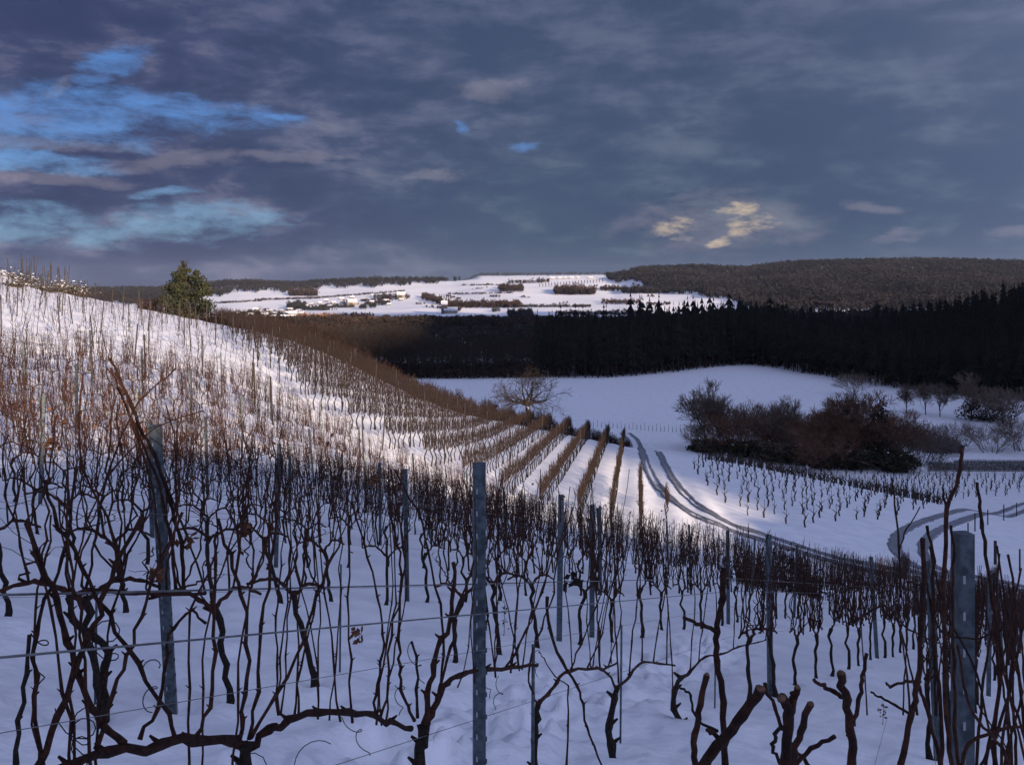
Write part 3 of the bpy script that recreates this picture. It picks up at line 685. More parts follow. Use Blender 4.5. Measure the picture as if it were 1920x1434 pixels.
for pix, y0, r0 in [([(1684, 1490), (1690, 1434), (1708, 1337), (1722, 1287), (1727, 1171), (1734, 1080), (1730, 1010)], 1.6, .0074),
                    ([(1770, 1470), (1762, 1420), (1733, 1316), (1720, 1279)], 1.6, .0056),
                    ([(1708, 1337), (1680, 1322), (1650, 1306), (1633, 1297)], 1.6, .0034),
                    ([(1725, 1277), (1700, 1276), (1670, 1288), (1662, 1280)], 1.65, .0038),
                    ([(1790, 1480), (1778, 1380), (1770, 1240), (1768, 1088), (1774, 952), (1799, 894), (1803, 840)], 1.9, .0068),
                    ([(1774, 952), (1771, 935), (1768, 915)], 1.9, .0040),
                    ([(1764, 1470), (1768, 1380), (1756, 1250), (1748, 1130), (1752, 1050), (1738, 985)], 2.0, .0062),
                    ([(1800, 1470), (1790, 1360), (1788, 1240), (1784, 1130), (1790, 1040), (1783, 985)], 2.1, .0056),
                    ([(1870, 1470), (1862, 1360), (1880, 1240), (1862, 1130), (1846, 1010), (1838, 950), (1832, 905)], 2.2, .0066),
                    ([(1820, 1470), (1868, 1380), (1900, 1270), (1906, 1130), (1890, 1040)], 2.2, .0052),
                    ([(1700, 1090), (1740, 1100), (1762, 1190), (1830, 1200), (1880, 1180)], 2.1, .0036),
                    ([(1600, 1165), (1660, 1130), (1700, 1180), (1760, 1205)], 2.4, .0040),
                    ([(1904, 1480), (1880, 1400), (1830, 1350), (1810, 1300), (1795, 1210)], 1.9, .0048),
                    ([(1800, 1440), (1815, 1390), (1880, 1365), (1930, 1360)], 1.9, .0055),
                    ([(1690, 1120), (1686, 1040), (1680, 960), (1672, 895)], 2.6, .0046), ([(1686, 1030), (1700, 990), (1725, 950)], 2.6, .0030)]:
    tracedY('cane', pix, y0, y0 + random.uniform(-.12, .15), r0, r0 * .66, k4, M['cane'], seed=3)

k5 = near_root(1895, 2.9, 'loose tangle of thin vine canes filling the bottom right corner')
rk = np.random.default_rng(77)
for k in range(17):
    u0 = rk.uniform(1825, 1960); y0 = rk.uniform(2.1, 4.2); u1 = u0 + rk.normal(-5, 45); v1 = rk.uniform(1010, 1190); um = (u0 + u1) / 2 + rk.normal(0, 18)
    tracedY('cane', [(u0, 1500), (u0 * .7 + um * .3 + rk.normal(0, 8), 1400), (um, (1500 + v1) / 2), (um * .4 + u1 * .6 + rk.normal(0, 8), v1 * .75 + 375), (u1, v1)], y0, y0 + rk.uniform(-.2, .3), rk.uniform(.0042, .0065), .003, k5, M['cane'], seed=k)
for k in range(6):
    u0 = rk.uniform(1620, 1800); y0 = rk.uniform(3.0, 5.5); u1 = u0 + rk.normal(0, 40); v1 = rk.uniform(1000, 1120); um = (u0 + u1) / 2 + rk.normal(0, 14)
    tracedY('cane', [(u0, 1340), (u0 * .7 + um * .3, 1270), (um, 1190), (u1, v1)], y0, y0 + rk.uniform(-.2, .3), rk.uniform(.0045, .0065), .003, k5, M['cane'], seed=k)

# ------------------------------------------------------------------ posts
def post_near(label, x, y, h, lean=(0, 0), width=.064, slots=True):
    """folded steel trellis post with a punched edge"""
    z = gz1(x, y); root = empty('trellis_post', (x, y, z)); tag(root, label, 'trellis post', 'steel trellis posts')
    m = MB(); w_, d_, t_ = width / 2, .022, .0028
    prof = [(-w_, -d_), (w_, -d_), (w_, d_), (w_ - .014, d_), (w_ - .014, d_ - t_), (w_ - t_, d_ - t_), (w_ - t_, -d_ + t_), (.012, -d_ + t_), (.006, -d_ + .014), (-.006, -d_ + .014), (-.012, -d_ + t_),
            (-w_ + t_, -d_ + t_), (-w_ + t_, d_ - t_), (-w_ + .014, d_ - t_), (-w_ + .014, d_), (-w_, d_)]
    n = len(prof); V = []
    for zz in (-.35, h): V += [(px_, py_, zz) for px_, py_ in prof]
    F = []
    for i in range(n):
        j = (i + 1) % n; F += [[i, j, n + j], [i, n + j, n + i]]
    m.add(V, F)
    top = [(n + i, n + (i + 1) % n) for i in range(n)]
    c = MB().box((0, 0, h + .0015), (w_, d_, .0015)).arrays(); m.add(*c)
    body = kid(root, m.build('post_body', M['steel'], root, smooth=False))
    if slots:
        k = .12
        while k < h - .03:
            s_ = MB(); s_.box((-w_ * .45, -d_ - .0016, h - k), (.0032, .0014, .011)); kid(root, s_.build('wire_slot', M['slot'], root, smooth=False))
            s_ = MB(); s_.box((w_ + .003, -.004, h - k - .02), (.004, .003, .010)); kid(root, s_.build('wire_hook', M['steel'], root, smooth=False)); k += .10
    root.rotation_euler = (lean[1], lean[0], .12)
    return root
post_near('grey steel post with punched slots at the centre bottom of the view', *RP(-1.85, 3.93), 1.775, (0, 0), .056)
post_near('thick grey steel post standing in tangled canes at the right edge', (1805 - 960) / FPX * 2.66, 2.66, 1.925, (0, 0), .044)
pl = post_near('leaning grey steel post among crossing canes in the left of the view', -2.24, 6.32, 1.80, (-.055, 0), .070)
base = post_near('grey steel post template', 0, -400, 1.86, (0, 0), .060, False)
spots = []
for ri, n in enumerate(ROWS):
    for t in (4.9, 11.85, 18.9, 25.9, 32.9):
        if n == -1.85 and t < 6 or n == -4.4 and t < 6: continue
        if n == .05: t = {4.9: 9.9, 11.85: 16.9}.get(t, t + 5)
        x, y = RP(n + random.uniform(-.08, .08), t + random.uniform(-.35, .35))
        if y < fronty(x) + 1.5 and y > 3.2 and inview(x, y): spots.append((ri, n, t, x, y))
spots.append((4, -4.4, 12.6, 1.12, 13.5))
cnt = {}
for ri, n, t, x, y in spots:
    cnt[n] = cnt.get(n, 0) + 1
    o = dup(base, (x, y, gz1(x, y)), random.uniform(-.2, .4), 1.0); o.rotation_euler = (random.gauss(0, .02), random.gauss(-.02, .03), random.uniform(-.2, .4))
    rown = ROWNAME.get(n) or f'{nth(ri - 2)} row behind'
    o['label'] = f'slim grey steel post, {nth(cnt[n])} along the {rown}'
for ch in KIDS[base.name]: bpy.data.objects.remove(ch)
bpy.data.objects.remove(base)

# ------------------------------------------------------------------ wires of the near trellis rows
def wire(n, h, r, label, t0=0, t1=36, dn=0, sag=.02):
    ts = []
    for t in np.arange(t0, t1, .5):
        x, y = RP(n + dn, t)
        if y > fronty(x): break
        if y > .25 and abs(x / y) < 3: ts.append(t)
    if len(ts) < 4: return
    P = np.array([RP(n + dn, t) for t in ts]); kn = np.array([4.9 - 7 * 2, 4.9 - 7, 4.9, 11.85, 18.9, 25.9, 32.9, 40])
    zk = [gz1(*RP(n, t)) for t in kn]; z = np.interp(ts, kn, zk); zz = ground(P[:, 0], P[:, 1])
    Z = zz + h
    m = MB(); m.tube(np.c_[P, Z], r, 5, cap=False)
    o = m.build('trellis_wire', M['wire']); tag(o, label, 'trellis wire', 'trellis wires')
for n in ROWS:
    ri = ROWS.index(n); rown = ROWNAME.get(n) or f'{nth(ri - 2)} row behind'
    if n > 2: continue
    for h, r, wn, dn in ((.72, .0014, 'thin low wire', 0), (1.22, .0014 if n != -1.85 else .0031, 'middle wire', .03), (1.50, .0014 if n != -1.85 else .0031, 'upper wire', -.03), (1.80, .0012, 'top wire', .02)):
        if n == -1.85 and h > 1.6: continue
        if n == -1.85: h = {.72: .72, 1.22: 1.20, 1.50: 1.32}[h]
        if n == .05 and h > 1: continue
        wire(n, h, r * (1.3 if n < -8 else 1), f'{wn} strung along the {rown}', dn=dn)
wire(-1.85, 1.05, .0011, 'slack thin wire hanging beneath the two long wires of the front row', dn=.06)
wire(-.12, .80, .0011, 'thin wire crossing the bottom right corner behind cut canes', t0=.8, t1=6)
wire(-.20, .90, .0011, 'upper thin wire crossing the bottom right corner behind cut canes', t0=.8, t1=6)

# thin planting stakes by the vines of the second row back
for k, (u, v, v2) in enumerate([(178, 1326, 1110), (637, 1262, 1062), (1163, 1395, 1172), (1340, 1330, 1190)]):
    x, y, z = at(u, v); h = (v - v2) / FPX * y
    m = MB(); m.tube([(0, 0, -.1), (.01, 0, h)], .008, 6)
    o = m.build('planting_stake', M['steel'], None, (x, y, gz1(x, y)))
    tag(o, ['thin steel rod beside the twisted vine at far left', 'thin steel rod beside a vine between the two left posts', 'thin steel rod by the twisted vine right of the front post', 'thin steel rod behind the hooked vine trunk'][k], 'stake', 'thin planting stakes')

# ------------------------------------------------------------------ vine rows of the lower block (run away over the brow)
def left_of_block(x, y, jit=12):
    v = HOR - FPX * float(ground(x, y)) / y; u = 960 + FPX * x / y
    return u < np.interp(v, [600, 650, 690, 757, 790, 840, 880], [395, 455, 512, 575, 625, 720, 780]) + random.uniform(-jit, jit)
def near_road(x, y, d=2.7): return min(float(np.min(np.hypot(P_[:, 0] - x, P_[:, 1] - y))) for P_ in ROADS) < d
def fan_n(i):
    k = 2 - i; return [1.7, .2, -1.3, -2.9, -4.8][k] if k < 5 else -4.8 - (k - 4) * 1.95
FD = np.array([.129, .992]); FN = np.array([.992, -.129]); SP = 2.3
def fan_template(seed, nc=24):
    rnd = np.random.default_rng(seed); S = []
    hk = rnd.choice([-1, 1]) * .16
    S += [((0, 0, -.1), (.02, hk * .5, .45), .045, .035), ((.02, hk * .5, .45), (0, -hk * .3, .78), .035, .035), ((0, -hk * .3, .78), (.22, 0, .92), .020, .015), ((0, -hk * .3, .78), (-.22, 0, .90), .020, .015)]
    T = []
    for c in range(nc):
        x = rnd.uniform(-.52, .52); m_ = (x + rnd.normal(0, .04), rnd.normal(0, .05), rnd.uniform(1.15, 1.35)); h = rnd.uniform(1.5, 1.95)
        T += [((x, 0, .85), m_, .010, .009), (m_, (m_[0] + rnd.normal(0, .07), rnd.normal(0, .08), h), .009, .006)]
        if rnd.random() < .7: T.append((m_, (m_[0] + rnd.normal(0, .16), rnd.normal(0, .12), m_[2] + rnd.uniform(.1, .35)), .006, .005))
    f = lambda L: sticks(*[np.array(q) for q in zip(*L)])
    return f(S), f(T)
ftpl = [fan_template(500 + i) for i in range(6)]
def rowmesh(which, P, ang, sc):
    return scatter([t[which] for t in ftpl], P, ang, sc)
fan = []
for i in range(-24, 3):
    n = fan_n(i)
    for t in np.arange(48, 100, 1.15):
        x, y = FN * n + FD * (t + random.uniform(-.1, .1))
        lo = 46.5 - .55 * min(0, x + 9)
        if y > 99.5 or y < lo: continue
        if left_of_block(x, y): continue
        if x / y > .162 and y < 90 or x > 13.2: continue
        rr = min([1e9] + [float(np.min(np.hypot(P[:, 0] - x, P[:, 1] - y))) for P in ROADS])
        if rr < 2.5 or not inview(x, y): continue
        fan.append((i, x, y))
fan.sort(key=lambda f: f[2])
fan_things = fan[:max(0, 285 - len(vine_spots))]; fan_rest = fan[len(fan_things):]
fan_things = sorted(fan_things, key=lambda f: (f[0], f[2]))
made = {}; fc = {}
fprot = []
for i, (tr, ca) in enumerate(ftpl):
    me_t = make_mesh('trunk', *tr, M['fantrunk']); me_c = make_mesh('canes', *ca, M['fancane']); fprot.append((me_t, me_c))
fan_rows_sorted = sorted({f[0] for f in fan_things}, reverse=True)
for (i, x, y) in fan_things:
    fc[i] = fc.get(i, 0) + 1
    root = empty('grapevine', (x, y, gz1(x, y)), math.atan2(FD[1], FD[0])); a, b = random.choice(fprot)
    for nm, me in (('trunk', a), ('shoot_bundle', b)):
        o = bpy.data.objects.new(nm, me); COL.objects.link(o); o.parent = root
        if nm == 'shoot_bundle': o['kind'] = 'stuff'
    tag(root, f'reddish grapevine, {nth(fc[i])} from the bottom of {nth(fan_rows_sorted.index(i) + 1)} sunlit row left of track', 'grapevine', 'grapevines of the sunlit lower block')
P = np.array([(x, y, 0) for _, x, y in fan_rest]); P[:, 2] = gz(P[:, 0], P[:, 1])
ang = np.full(len(P), math.atan2(FD[1], FD[0])); sc = rng.uniform(.9, 1.08, len(P))
rng_state = rng.bit_generator.state
V1, F1 = scatter([t[0] for t in ftpl], P, ang, sc); V2, F2 = scatter([t[1] for t in ftpl], P, ang, sc)
vr = empty('vineyard_rows', (0, 90, -14)); tag(vr, 'sunlit rows of reddish grapevines running over the brow of the slope', 'vineyard rows', kind='stuff')
for nm, V_, F_, m_ in (('trunks', V1, F1, M['fantrunk']), ('canes', V2, F2, M['fancane'])):
    o = mesh_obj(nm, V_ - np.array([0, 90, -14]), F_, m_, vr); o['kind'] = 'stuff'
# posts within those rows and over the upper slope
pm = MB(); pm.tube([(0, 0, -.2), (.0, 0, 1.0), (.0, 0, 1.95)], .035, 6); pme = make_mesh('weathered_post', *pm.arrays(), M['woodpost'])
def farpost(x, y, label, group, h=1.0, lean=.03):
    o = bpy.data.objects.new('vineyard_post', pme); COL.objects.link(o); o.location = (x, y, gz1(x, y)); o.scale = (1, 1, h)
    o.rotation_euler = (random.gauss(0, lean), random.gauss(0, lean), 0); tag(o, label, 'post', group)
pc = {}
for i in range(-24, 3):
    for t in (52.5, 59.5, 66.5, 73.5, 80.5, 87.5, 94.5):
        x, y = FN * fan_n(i) + FD * (t + random.uniform(-.5, .5))
        if y > 99 or left_of_block(x, y) or near_road(x, y) or x > 13 or (x / y > .162 and y < 90) or y < 46.5 - .55 * min(0, x + 9): continue
        pc[i] = pc.get(i, 0) + 1
        farpost(x, y, f'weathered post, {nth(pc[i])} up the {nth(3 - i)} reddish vine row left of the track', 'posts in the sunlit lower block', 1.0)

# ------------------------------------------------------------------ upper left slope: whips and posts
def whip(seed):
    rnd = np.random.default_rng(seed); S = []; p = np.array([0, 0, -.1]); r = .016
    H = rnd.uniform(1.0, 1.5); n = 6
    lean = rnd.normal(0, .10, 2)
    for k in range(n):
        q = p + np.array([lean[0] * H / n + rnd.normal(0, .035), lean[1] * H / n + rnd.normal(0, .035), (H + .1) / n]); S.append((p, q, r, r * .88))
        if k >= 2:
            for c in range(rnd.integers(0, 4)):
                d = np.array([rnd.normal(0, .14), rnd.normal(0, .14), rnd.uniform(.05, .30)]); S.append((q, q + d, r * .5, .005))
        p = q; r *= .86
    V, F = sticks(*[np.array(z) for z in zip(*S)], sides=4); return make_mesh('young_vine', V, F, M['fancane'])
whips = [whip(700 + i) for i in range(9)]
yl = []; row = 0; wextra = []
for yy in np.arange(36, 99, 2.9):
    row += 1; c = 0; pc_ = 0
    for xx in np.arange(-56, -5, 1.5 if yy > 60 else 1.7):
        x = xx + random.uniform(-.3, .3); y = yy - .247 * (xx + 30) * .5 + random.uniform(-.2, .2)
        if not inview(x, y, .02) or not left_of_block(x, y, 5) or y > 98.5: continue
        if y < 38 or abs(y - (52 + 0.02 * x)) < 1.6: continue                 # the trodden track across
        if random.random() < .16: continue
        if len(yl) >= 190 and random.random() < 2: wextra.append((x, y))
        if len(yl) >= 190: continue
        c += 1; o = bpy.data.objects.new('young_vine', random.choice(whips)); COL.objects.link(o)
        o.location = (x, y, gz1(x, y)); o.rotation_euler = (random.gauss(0, .08), random.gauss(0, .08), random.uniform(0, 6)); s_ = random.uniform(.8, 1.25); o.scale = (s_,) * 3
        tag(o, f'thin single-stemmed vine, {nth(c)} from left on {nth(row)} terrace of the upper slope', 'young vine', 'young vines on the upper slope')
        yl.append(o)
        if c % 3 == 1:
            pc_ += 1; farpost(x + .25, y, f'thin post, {nth(pc_)} from the left on the {nth(row)} terrace of the upper slope', 'posts on the upper slope', random.uniform(.85, 1.02), .05)
for yy in np.arange(34, 98, 1.45):                                       # the many thinner whips between them
    for xx in np.arange(-50, -1, 1.3):
        x = xx + random.uniform(-.5, .5); y = yy - .247 * (xx + 30) * .5 + random.uniform(-.6, .6)
        if not inview(x, y, .02) or not left_of_block(x, y, 16) or y > 98.5 or random.random() < .42: continue
        if y < fronty(x) + .6: continue
        wextra.append((x, y))
P = np.array([(x, y, 0) for x, y in wextra]); P[:, 2] = gz(P[:, 0], P[:, 1])
WT = []
for me in whips:
    v_ = np.zeros(len(me.vertices) * 3); me.vertices.foreach_get('co', v_); f_ = np.zeros(len(me.loops), int); me.loops.foreach_get('vertex_index', f_); WT.append((v_.reshape(-1, 3), f_.reshape(-1, 3)))
c = P.mean(0); V, F = scatter(WT, P - c, rng.uniform(0, 6.28, len(P)), rng.uniform(.7, 1.15, len(P))); o = mesh_obj('young_vines', V, F, M['fancane'], None, c); tag(o, 'many thin bare vine shoots scattered over the upper left slope', 'young vines', kind='stuff')
# a closer group of tall stakes standing against the sky on the top left knoll
for k in range(22):
    u = random.uniform(0, 128); x = (u - 960) / FPX * 96; y = 96 + random.uniform(-3, 2); x = (u - 960) / FPX * y
    farpost(x, y, f'tall thin stake against the sky on the left knoll, {nth(k + 1)} of the cluster', 'stakes on the skyline knoll', random.uniform(1.0, 1.35), .08)
def low_shrub(u, y, w_, h, label, material, snowy=True, n=260):
    x = (u - 960) / FPX * y; z = gz1(x, y); P = rng.normal(size=(n, 3)) * [w_ / 2.4, w_ / 3, h / 2.6]; P[:, 2] = np.abs(P[:, 2]) + .05
    root = empty('shrub', (x, y, z)); tag(root, label, 'shrub')
    V, F = sticks(np.c_[rng.normal(0, w_ / 6, n // 3), rng.normal(0, w_ / 6, n // 3), np.zeros(n // 3) - .1], P[:n // 3] * [1.1, 1.1, 1.2], .012, .006)
    mesh_obj('stem', V, F, M['twig'], root)['kind'] = 'stuff'
    V, F = leaves(P, .09); o = mesh_obj('foliage', V, F, material, root); o['kind'] = 'stuff'
    if snowy:
        V, F = leaves(P[P[:, 2] > h * .3][:40] + [0, 0, .05], .13, .4); o = mesh_obj('snow_cap', V, F, M['snow'], root); o['kind'] = 'stuff'
for k, (u, y, w_, h) in enumerate([(22, 92, 2.2, .9), (45, 90, 2.0, .8), (68, 88, 2.2, 1.0), (88, 88, 1.8, .8), (108, 90, 1.6, .8), (30, 84, 1.4, .6), (118, 92, 1.8, 1.3), (138, 93, 2.0, 1.5), (148, 91, 1.4, 1.2)]):
    low_shrub(u, y, w_, h, f'snow-dusted low bramble clump, {nth(k + 1)} along the bank below the skyline stakes', M['ivy'])

# ------------------------------------------------------------------ reddish hedge along the brow
def hedge(u0, u1, yf, hf, label, dens=95, thick=1.6, material=None):
    us = np.linspace(u0, u1, 90); ys = np.array([yf(u) for u in us]); X = (us - 960) / FPX * ys; Y = ys
    d = np.r_[0, np.cumsum(np.hypot(np.diff(X), np.diff(Y)))]; L = d[-1]; n = int(L * dens)
    s = rng.uniform(0, L, n); x = np.interp(s, d, X) + rng.normal(0, .15, n); y = np.interp(s, d, Y) + rng.uniform(-thick / 2, thick / 2, n)
    u = np.interp(s, d, us); h = np.array([hf(q) for q in u]) * (1 + .55 * vnoise(s * .4, s * 0, 3) + .5 * vnoise(s * 1.5, s * 0, 4)) * rng.uniform(.7, 1.08, n)
    z = gz(x, y)
    c = np.array([X.mean(), Y.mean(), z.mean()]); root = empty('hedge', c); tag(root, label, 'hedge')
    P0 = np.c_[x, y, z - .1]; P1 = np.c_[x + rng.normal(0, .14, n), y + rng.normal(0, .14, n), z + h]
    V, F = sticks(P0 - c, P1 - c, .016, .007); mesh_obj('stems', V, F, M['hedgestem'], root)['kind'] = 'stuff'
    k = int(n * 3.4); i = rng.integers(0, n, k); f = rng.uniform(.12, 1, k)[:, None]
    V, F = leaves(P0[i] * (1 - f) + P1[i] * f + rng.normal(0, .10, (k, 3)) - c, .085)
    mesh_obj('dry_foliage', V, F, material or M['hedge'], root)['kind'] = 'stuff'
brow = lambda u: float(np.interp(u, [250, 400, 700, 900, 1180, 1290], [97.5, 98.5, 99.5, 100, 101.5, 103]))
hedge(262, 398, brow, lambda u: float(np.interp(u, [262, 300, 398], [1.0, 1.9, 1.9])), 'short rusty brown hedge on the brow at the foot of the evergreen tree')
hedge(396, 930, brow, lambda u: float(np.interp(u, [396, 600, 930], [2.0, 2.2, 1.9])), 'long rusty red hedge running down the brow behind the vine rows', thick=2.4)
hedge(926, 1182, lambda u: brow(u), lambda u: float(np.interp(u, [926, 1060, 1182], [1.9, 1.5, .8])), 'lower rusty red hedge below the bare fruit tree', thick=2.2)

# ------------------------------------------------------------------ trees
def grow(rnd, p, d, L, r, lev, maxlev, out, curl=.25, up=.15, split=(3, 5), ang=.6, gn=4):
    q = np.array(p, float); d = np.array(d, float); d /= np.linalg.norm(d); rr = r; kids = []
    for k in range(gn):
        d = d + rnd.normal(0, curl / gn ** .5, 3) * (1 if lev else .35) + np.array([0, 0, up / gn]); d /= np.linalg.norm(d)
        e = q + d * L / gn; r2 = rr * (.90 if lev == 0 else .80); out.append((lev, q.copy(), e.copy(), rr, r2)); q, rr = e, r2
        if lev < maxlev and k >= (1 if lev == 0 else 0): kids.append((q.copy(), d.copy(), rr))
    if lev < maxlev:
        for _ in range(rnd.integers(*split) if lev else 1): kids.append((q.copy(), d.copy(), rr))
        for (kp, kd, kr) in kids:
            for c in range(rnd.integers(1, split[1] - 1)):
                a = rnd.normal(size=3); a -= a.dot(kd) * kd; a /= np.linalg.norm(a) + 1e-9
                an = rnd.normal(ang, .15); nd = kd * math.cos(an) + a * math.sin(an)
                grow(rnd, kp, nd, L * rnd.uniform(.52, .78), kr * rnd.uniform(.45, .7), lev + 1, maxlev, out, curl, up, split, ang, max(2, gn - 1))
def bare_tree(H, seed, maxlev=4, trunk_r=.2, first=.28, minr=.012, **kw):
    rnd = np.random.default_rng(seed); out = []
    grow(rnd, (0, 0, -.3), (rnd.normal(0, .05), rnd.normal(0, .05), 1), H * first, trunk_r, 0, maxlev, out, **kw)
    zmax = max(s[2][2] for s in out); k = H / zmax
    def arr(lo, hi, minr):
        L = [s for s in out if lo <= s[0] <= hi]
        return sticks(np.array([s[1] for s in L]) * k, np.array([s[2] for s in L]) * k, np.maximum([s[3] for s in L], minr), np.maximum([s[4] for s in L], minr * .8), 5 if hi < 2 else 3)
    return arr(0, 1, .02), arr(2, maxlev, minr)
def tree_thing(name, label, cat, loc, parts, group=None, rz=0, sc=1):
    root = empty(name, loc, rz); root.scale = (sc,) * 3 if not isinstance(sc, tuple) else sc; tag(root, label, cat, group)
    for nm, me in parts:
        o = bpy.data.objects.new(nm, me); COL.objects.link(o); o.parent = root
        if nm in ('crown', 'foliage', 'twigs'): o['kind'] = 'stuff'
    return root
# fruit tree on the brow
y = 98.2; x = (990 - 960) / FPX * y; z = gz1(x, y)
rnd = np.random.default_rng(42); out = []
out.append((0, np.array([0, 0, -.4]), np.array([.05, 0, 1.2]), .30, .25)); out.append((0, np.array([.05, 0, 1.2]), np.array([-.05, 0, 2.3]), .25, .24))
for dx_, dz_, L in ((-1, .75, 1.7), (-.45, 1.3, 1.7), (.25, 1.4, 1.8), (.8, 1.0, 1.9), (1.2, .35, 1.9), (-1.1, .3, 1.4), (.5, .8, 1.6), (.1, 1.2, 1.6), (-.7, 1.0, 1.6), (1.3, .15, 1.9), (-.2, 1.3, 1.9)):
    grow(rnd, (-.05, 0, rnd.uniform(2.1, 2.4)), (dx_, rnd.normal(0, .6), dz_), L * 1.12, .14, 1, 4, out, curl=.42, up=.02, split=(2, 3), ang=.62, gn=4)
def seg(L, sides, minr): return sticks(np.array([s[1] for s in L]), np.array([s[2] for s in L]), np.maximum([s[3] for s in L], minr), np.maximum([s[4] for s in L], minr), sides)
ft = empty('fruit_tree', (x, y, z)); tag(ft, 'bare spreading fruit tree on the brow with snow in its fork', 'tree')
mesh_obj('trunk', *seg([s for s in out if s[0] < 1], 7, .02), M['fantrunk'], ft)
mesh_obj('limb', *seg([s for s in out if s[0] == 1], 5, .02), M['fantrunk'], ft)
mesh_obj('twigs', *seg([s for s in out if s[0] > 1], 3, .011), M['fantrunk'], ft)['kind'] = 'stuff'
V, F = leaves(np.array([[.02, -.3, 1.95], [.05, -.3, 1.85], [.0, -.28, 2.05], [.1, -.27, 1.9]]), .22); mesh_obj('snow_patch', V, F, M['snow'], ft)
# evergreen on the brow
y = 96.; x = (348 - 960) / FPX * y; z = gz1(x, y)
H = 5.0; Ps = []
for k in range(46):
    f = k / 45.; a_ = rng.uniform(0, 6.28); rr_ = float(np.interp(f, [0, .2, .5, .75, 1], [1.8, 2.2, 2.3, 1.7, .7])) * rng.uniform(.25, 1.05)
    c_ = np.array([rr_ * math.cos(a_) + .25 * (1 - f), rr_ * math.sin(a_), .4 + f * (H - .6) + rng.uniform(-.2, .25)]); sz = float(np.interp(f, [0, .7, 1], [.80, .62, .25])) * rng.uniform(.7, 1.25)
    q_ = rng.normal(size=(150, 3)); q_ /= np.linalg.norm(q_, axis=1)[:, None]; q_ *= rng.uniform(.3, 1.25, (150, 1)); Ps.append(c_ + q_ * sz * [1, 1, .8])
for k in range(14):                                                      # the thin crooked tip
    Ps.append(rng.normal(size=(7, 3)) * .09 + [-.25 + .03 * math.sin(k), 0, H - .3 + k * .07])
P = np.concatenate(Ps); P[:, 2] = np.maximum(P[:, 2], .05); keep = np.ones(len(P), bool)
et = empty('evergreen_tree', (x, y, z)); tag(et, 'bushy dark evergreen standing alone on the brow against the sky', 'tree')
V, F = leaves(P[keep], .13); mesh_obj('crown', V, F, M['juniper'], et)['kind'] = 'stuff'
mt = MB(); mt.tube([(0, 0, -.3), (.1, 0, 2), (0, 0, 4.4), (-.2, 0, 5.5)], [.2, .15, .06, .02], 7); mt.build('trunk', M['forestbark'], et)
nb = 120; hb = rng.uniform(.5, 5.4, nb); tb = rng.uniform(0, 6.28, nb); rb = np.interp(hb / H, [0, .4, 1], [1.9, 2.0, .4]) * rng.uniform(.7, 1.15, nb)
V, F = sticks(np.c_[0 * hb, 0 * hb, hb - .2], np.c_[rb * np.cos(tb), rb * np.sin(tb), hb + .5], .03, .012); mesh_obj('branches', V, F, M['forestbark'], et)['kind'] = 'stuff'

# bare trees and bushes of the thicket at right
def thicket_mesh(seed, H, kind):
    if kind == 'tree': return bare_tree(H, seed, 4, .17, .26, curl=.32, up=.25, split=(2, 4), ang=.5, minr=.020)
    rnd = np.random.default_rng(seed); out = []
    for s in range(16):
        a = rnd.uniform(0, 6.28); rr_ = rnd.uniform(0, H * .22)
        grow(rnd, (rr_ * math.cos(a), rr_ * math.sin(a), -.2), (math.cos(a) * .45, math.sin(a) * .45, 1), H * .45, .06, 1, 3, out, curl=.3, up=.12, split=(2, 4), ang=.45, gn=3)
    zmax = max(s[2][2] for s in out); k = H / zmax
    f = lambda L, sd, mr: sticks(np.array([s[1] for s in L]) * k, np.array([s[2] for s in L]) * k, np.maximum([s[3] for s in L], mr), np.maximum([s[4] for s in L], mr), sd)
    return f([s for s in out if s[0] == 1], 4, .02), f([s for s in out if s[0] > 1], 3, .022)
TH = {('tree', i): thicket_mesh(900 + i, 10, 'tree') for i in range(4)}; TH.update({('bush', i): thicket_mesh(950 + i, 10, 'bush') for i in range(4)})
MEC = {}
def tmesh(key, mname):
    if (key, mname) not in MEC:
        a, b = TH[key]; MEC[(key, mname)] = (make_mesh('trunk', *a, M['forestbark']), make_mesh('twigs', *b, M[mname]))
    return MEC[(key, mname)]
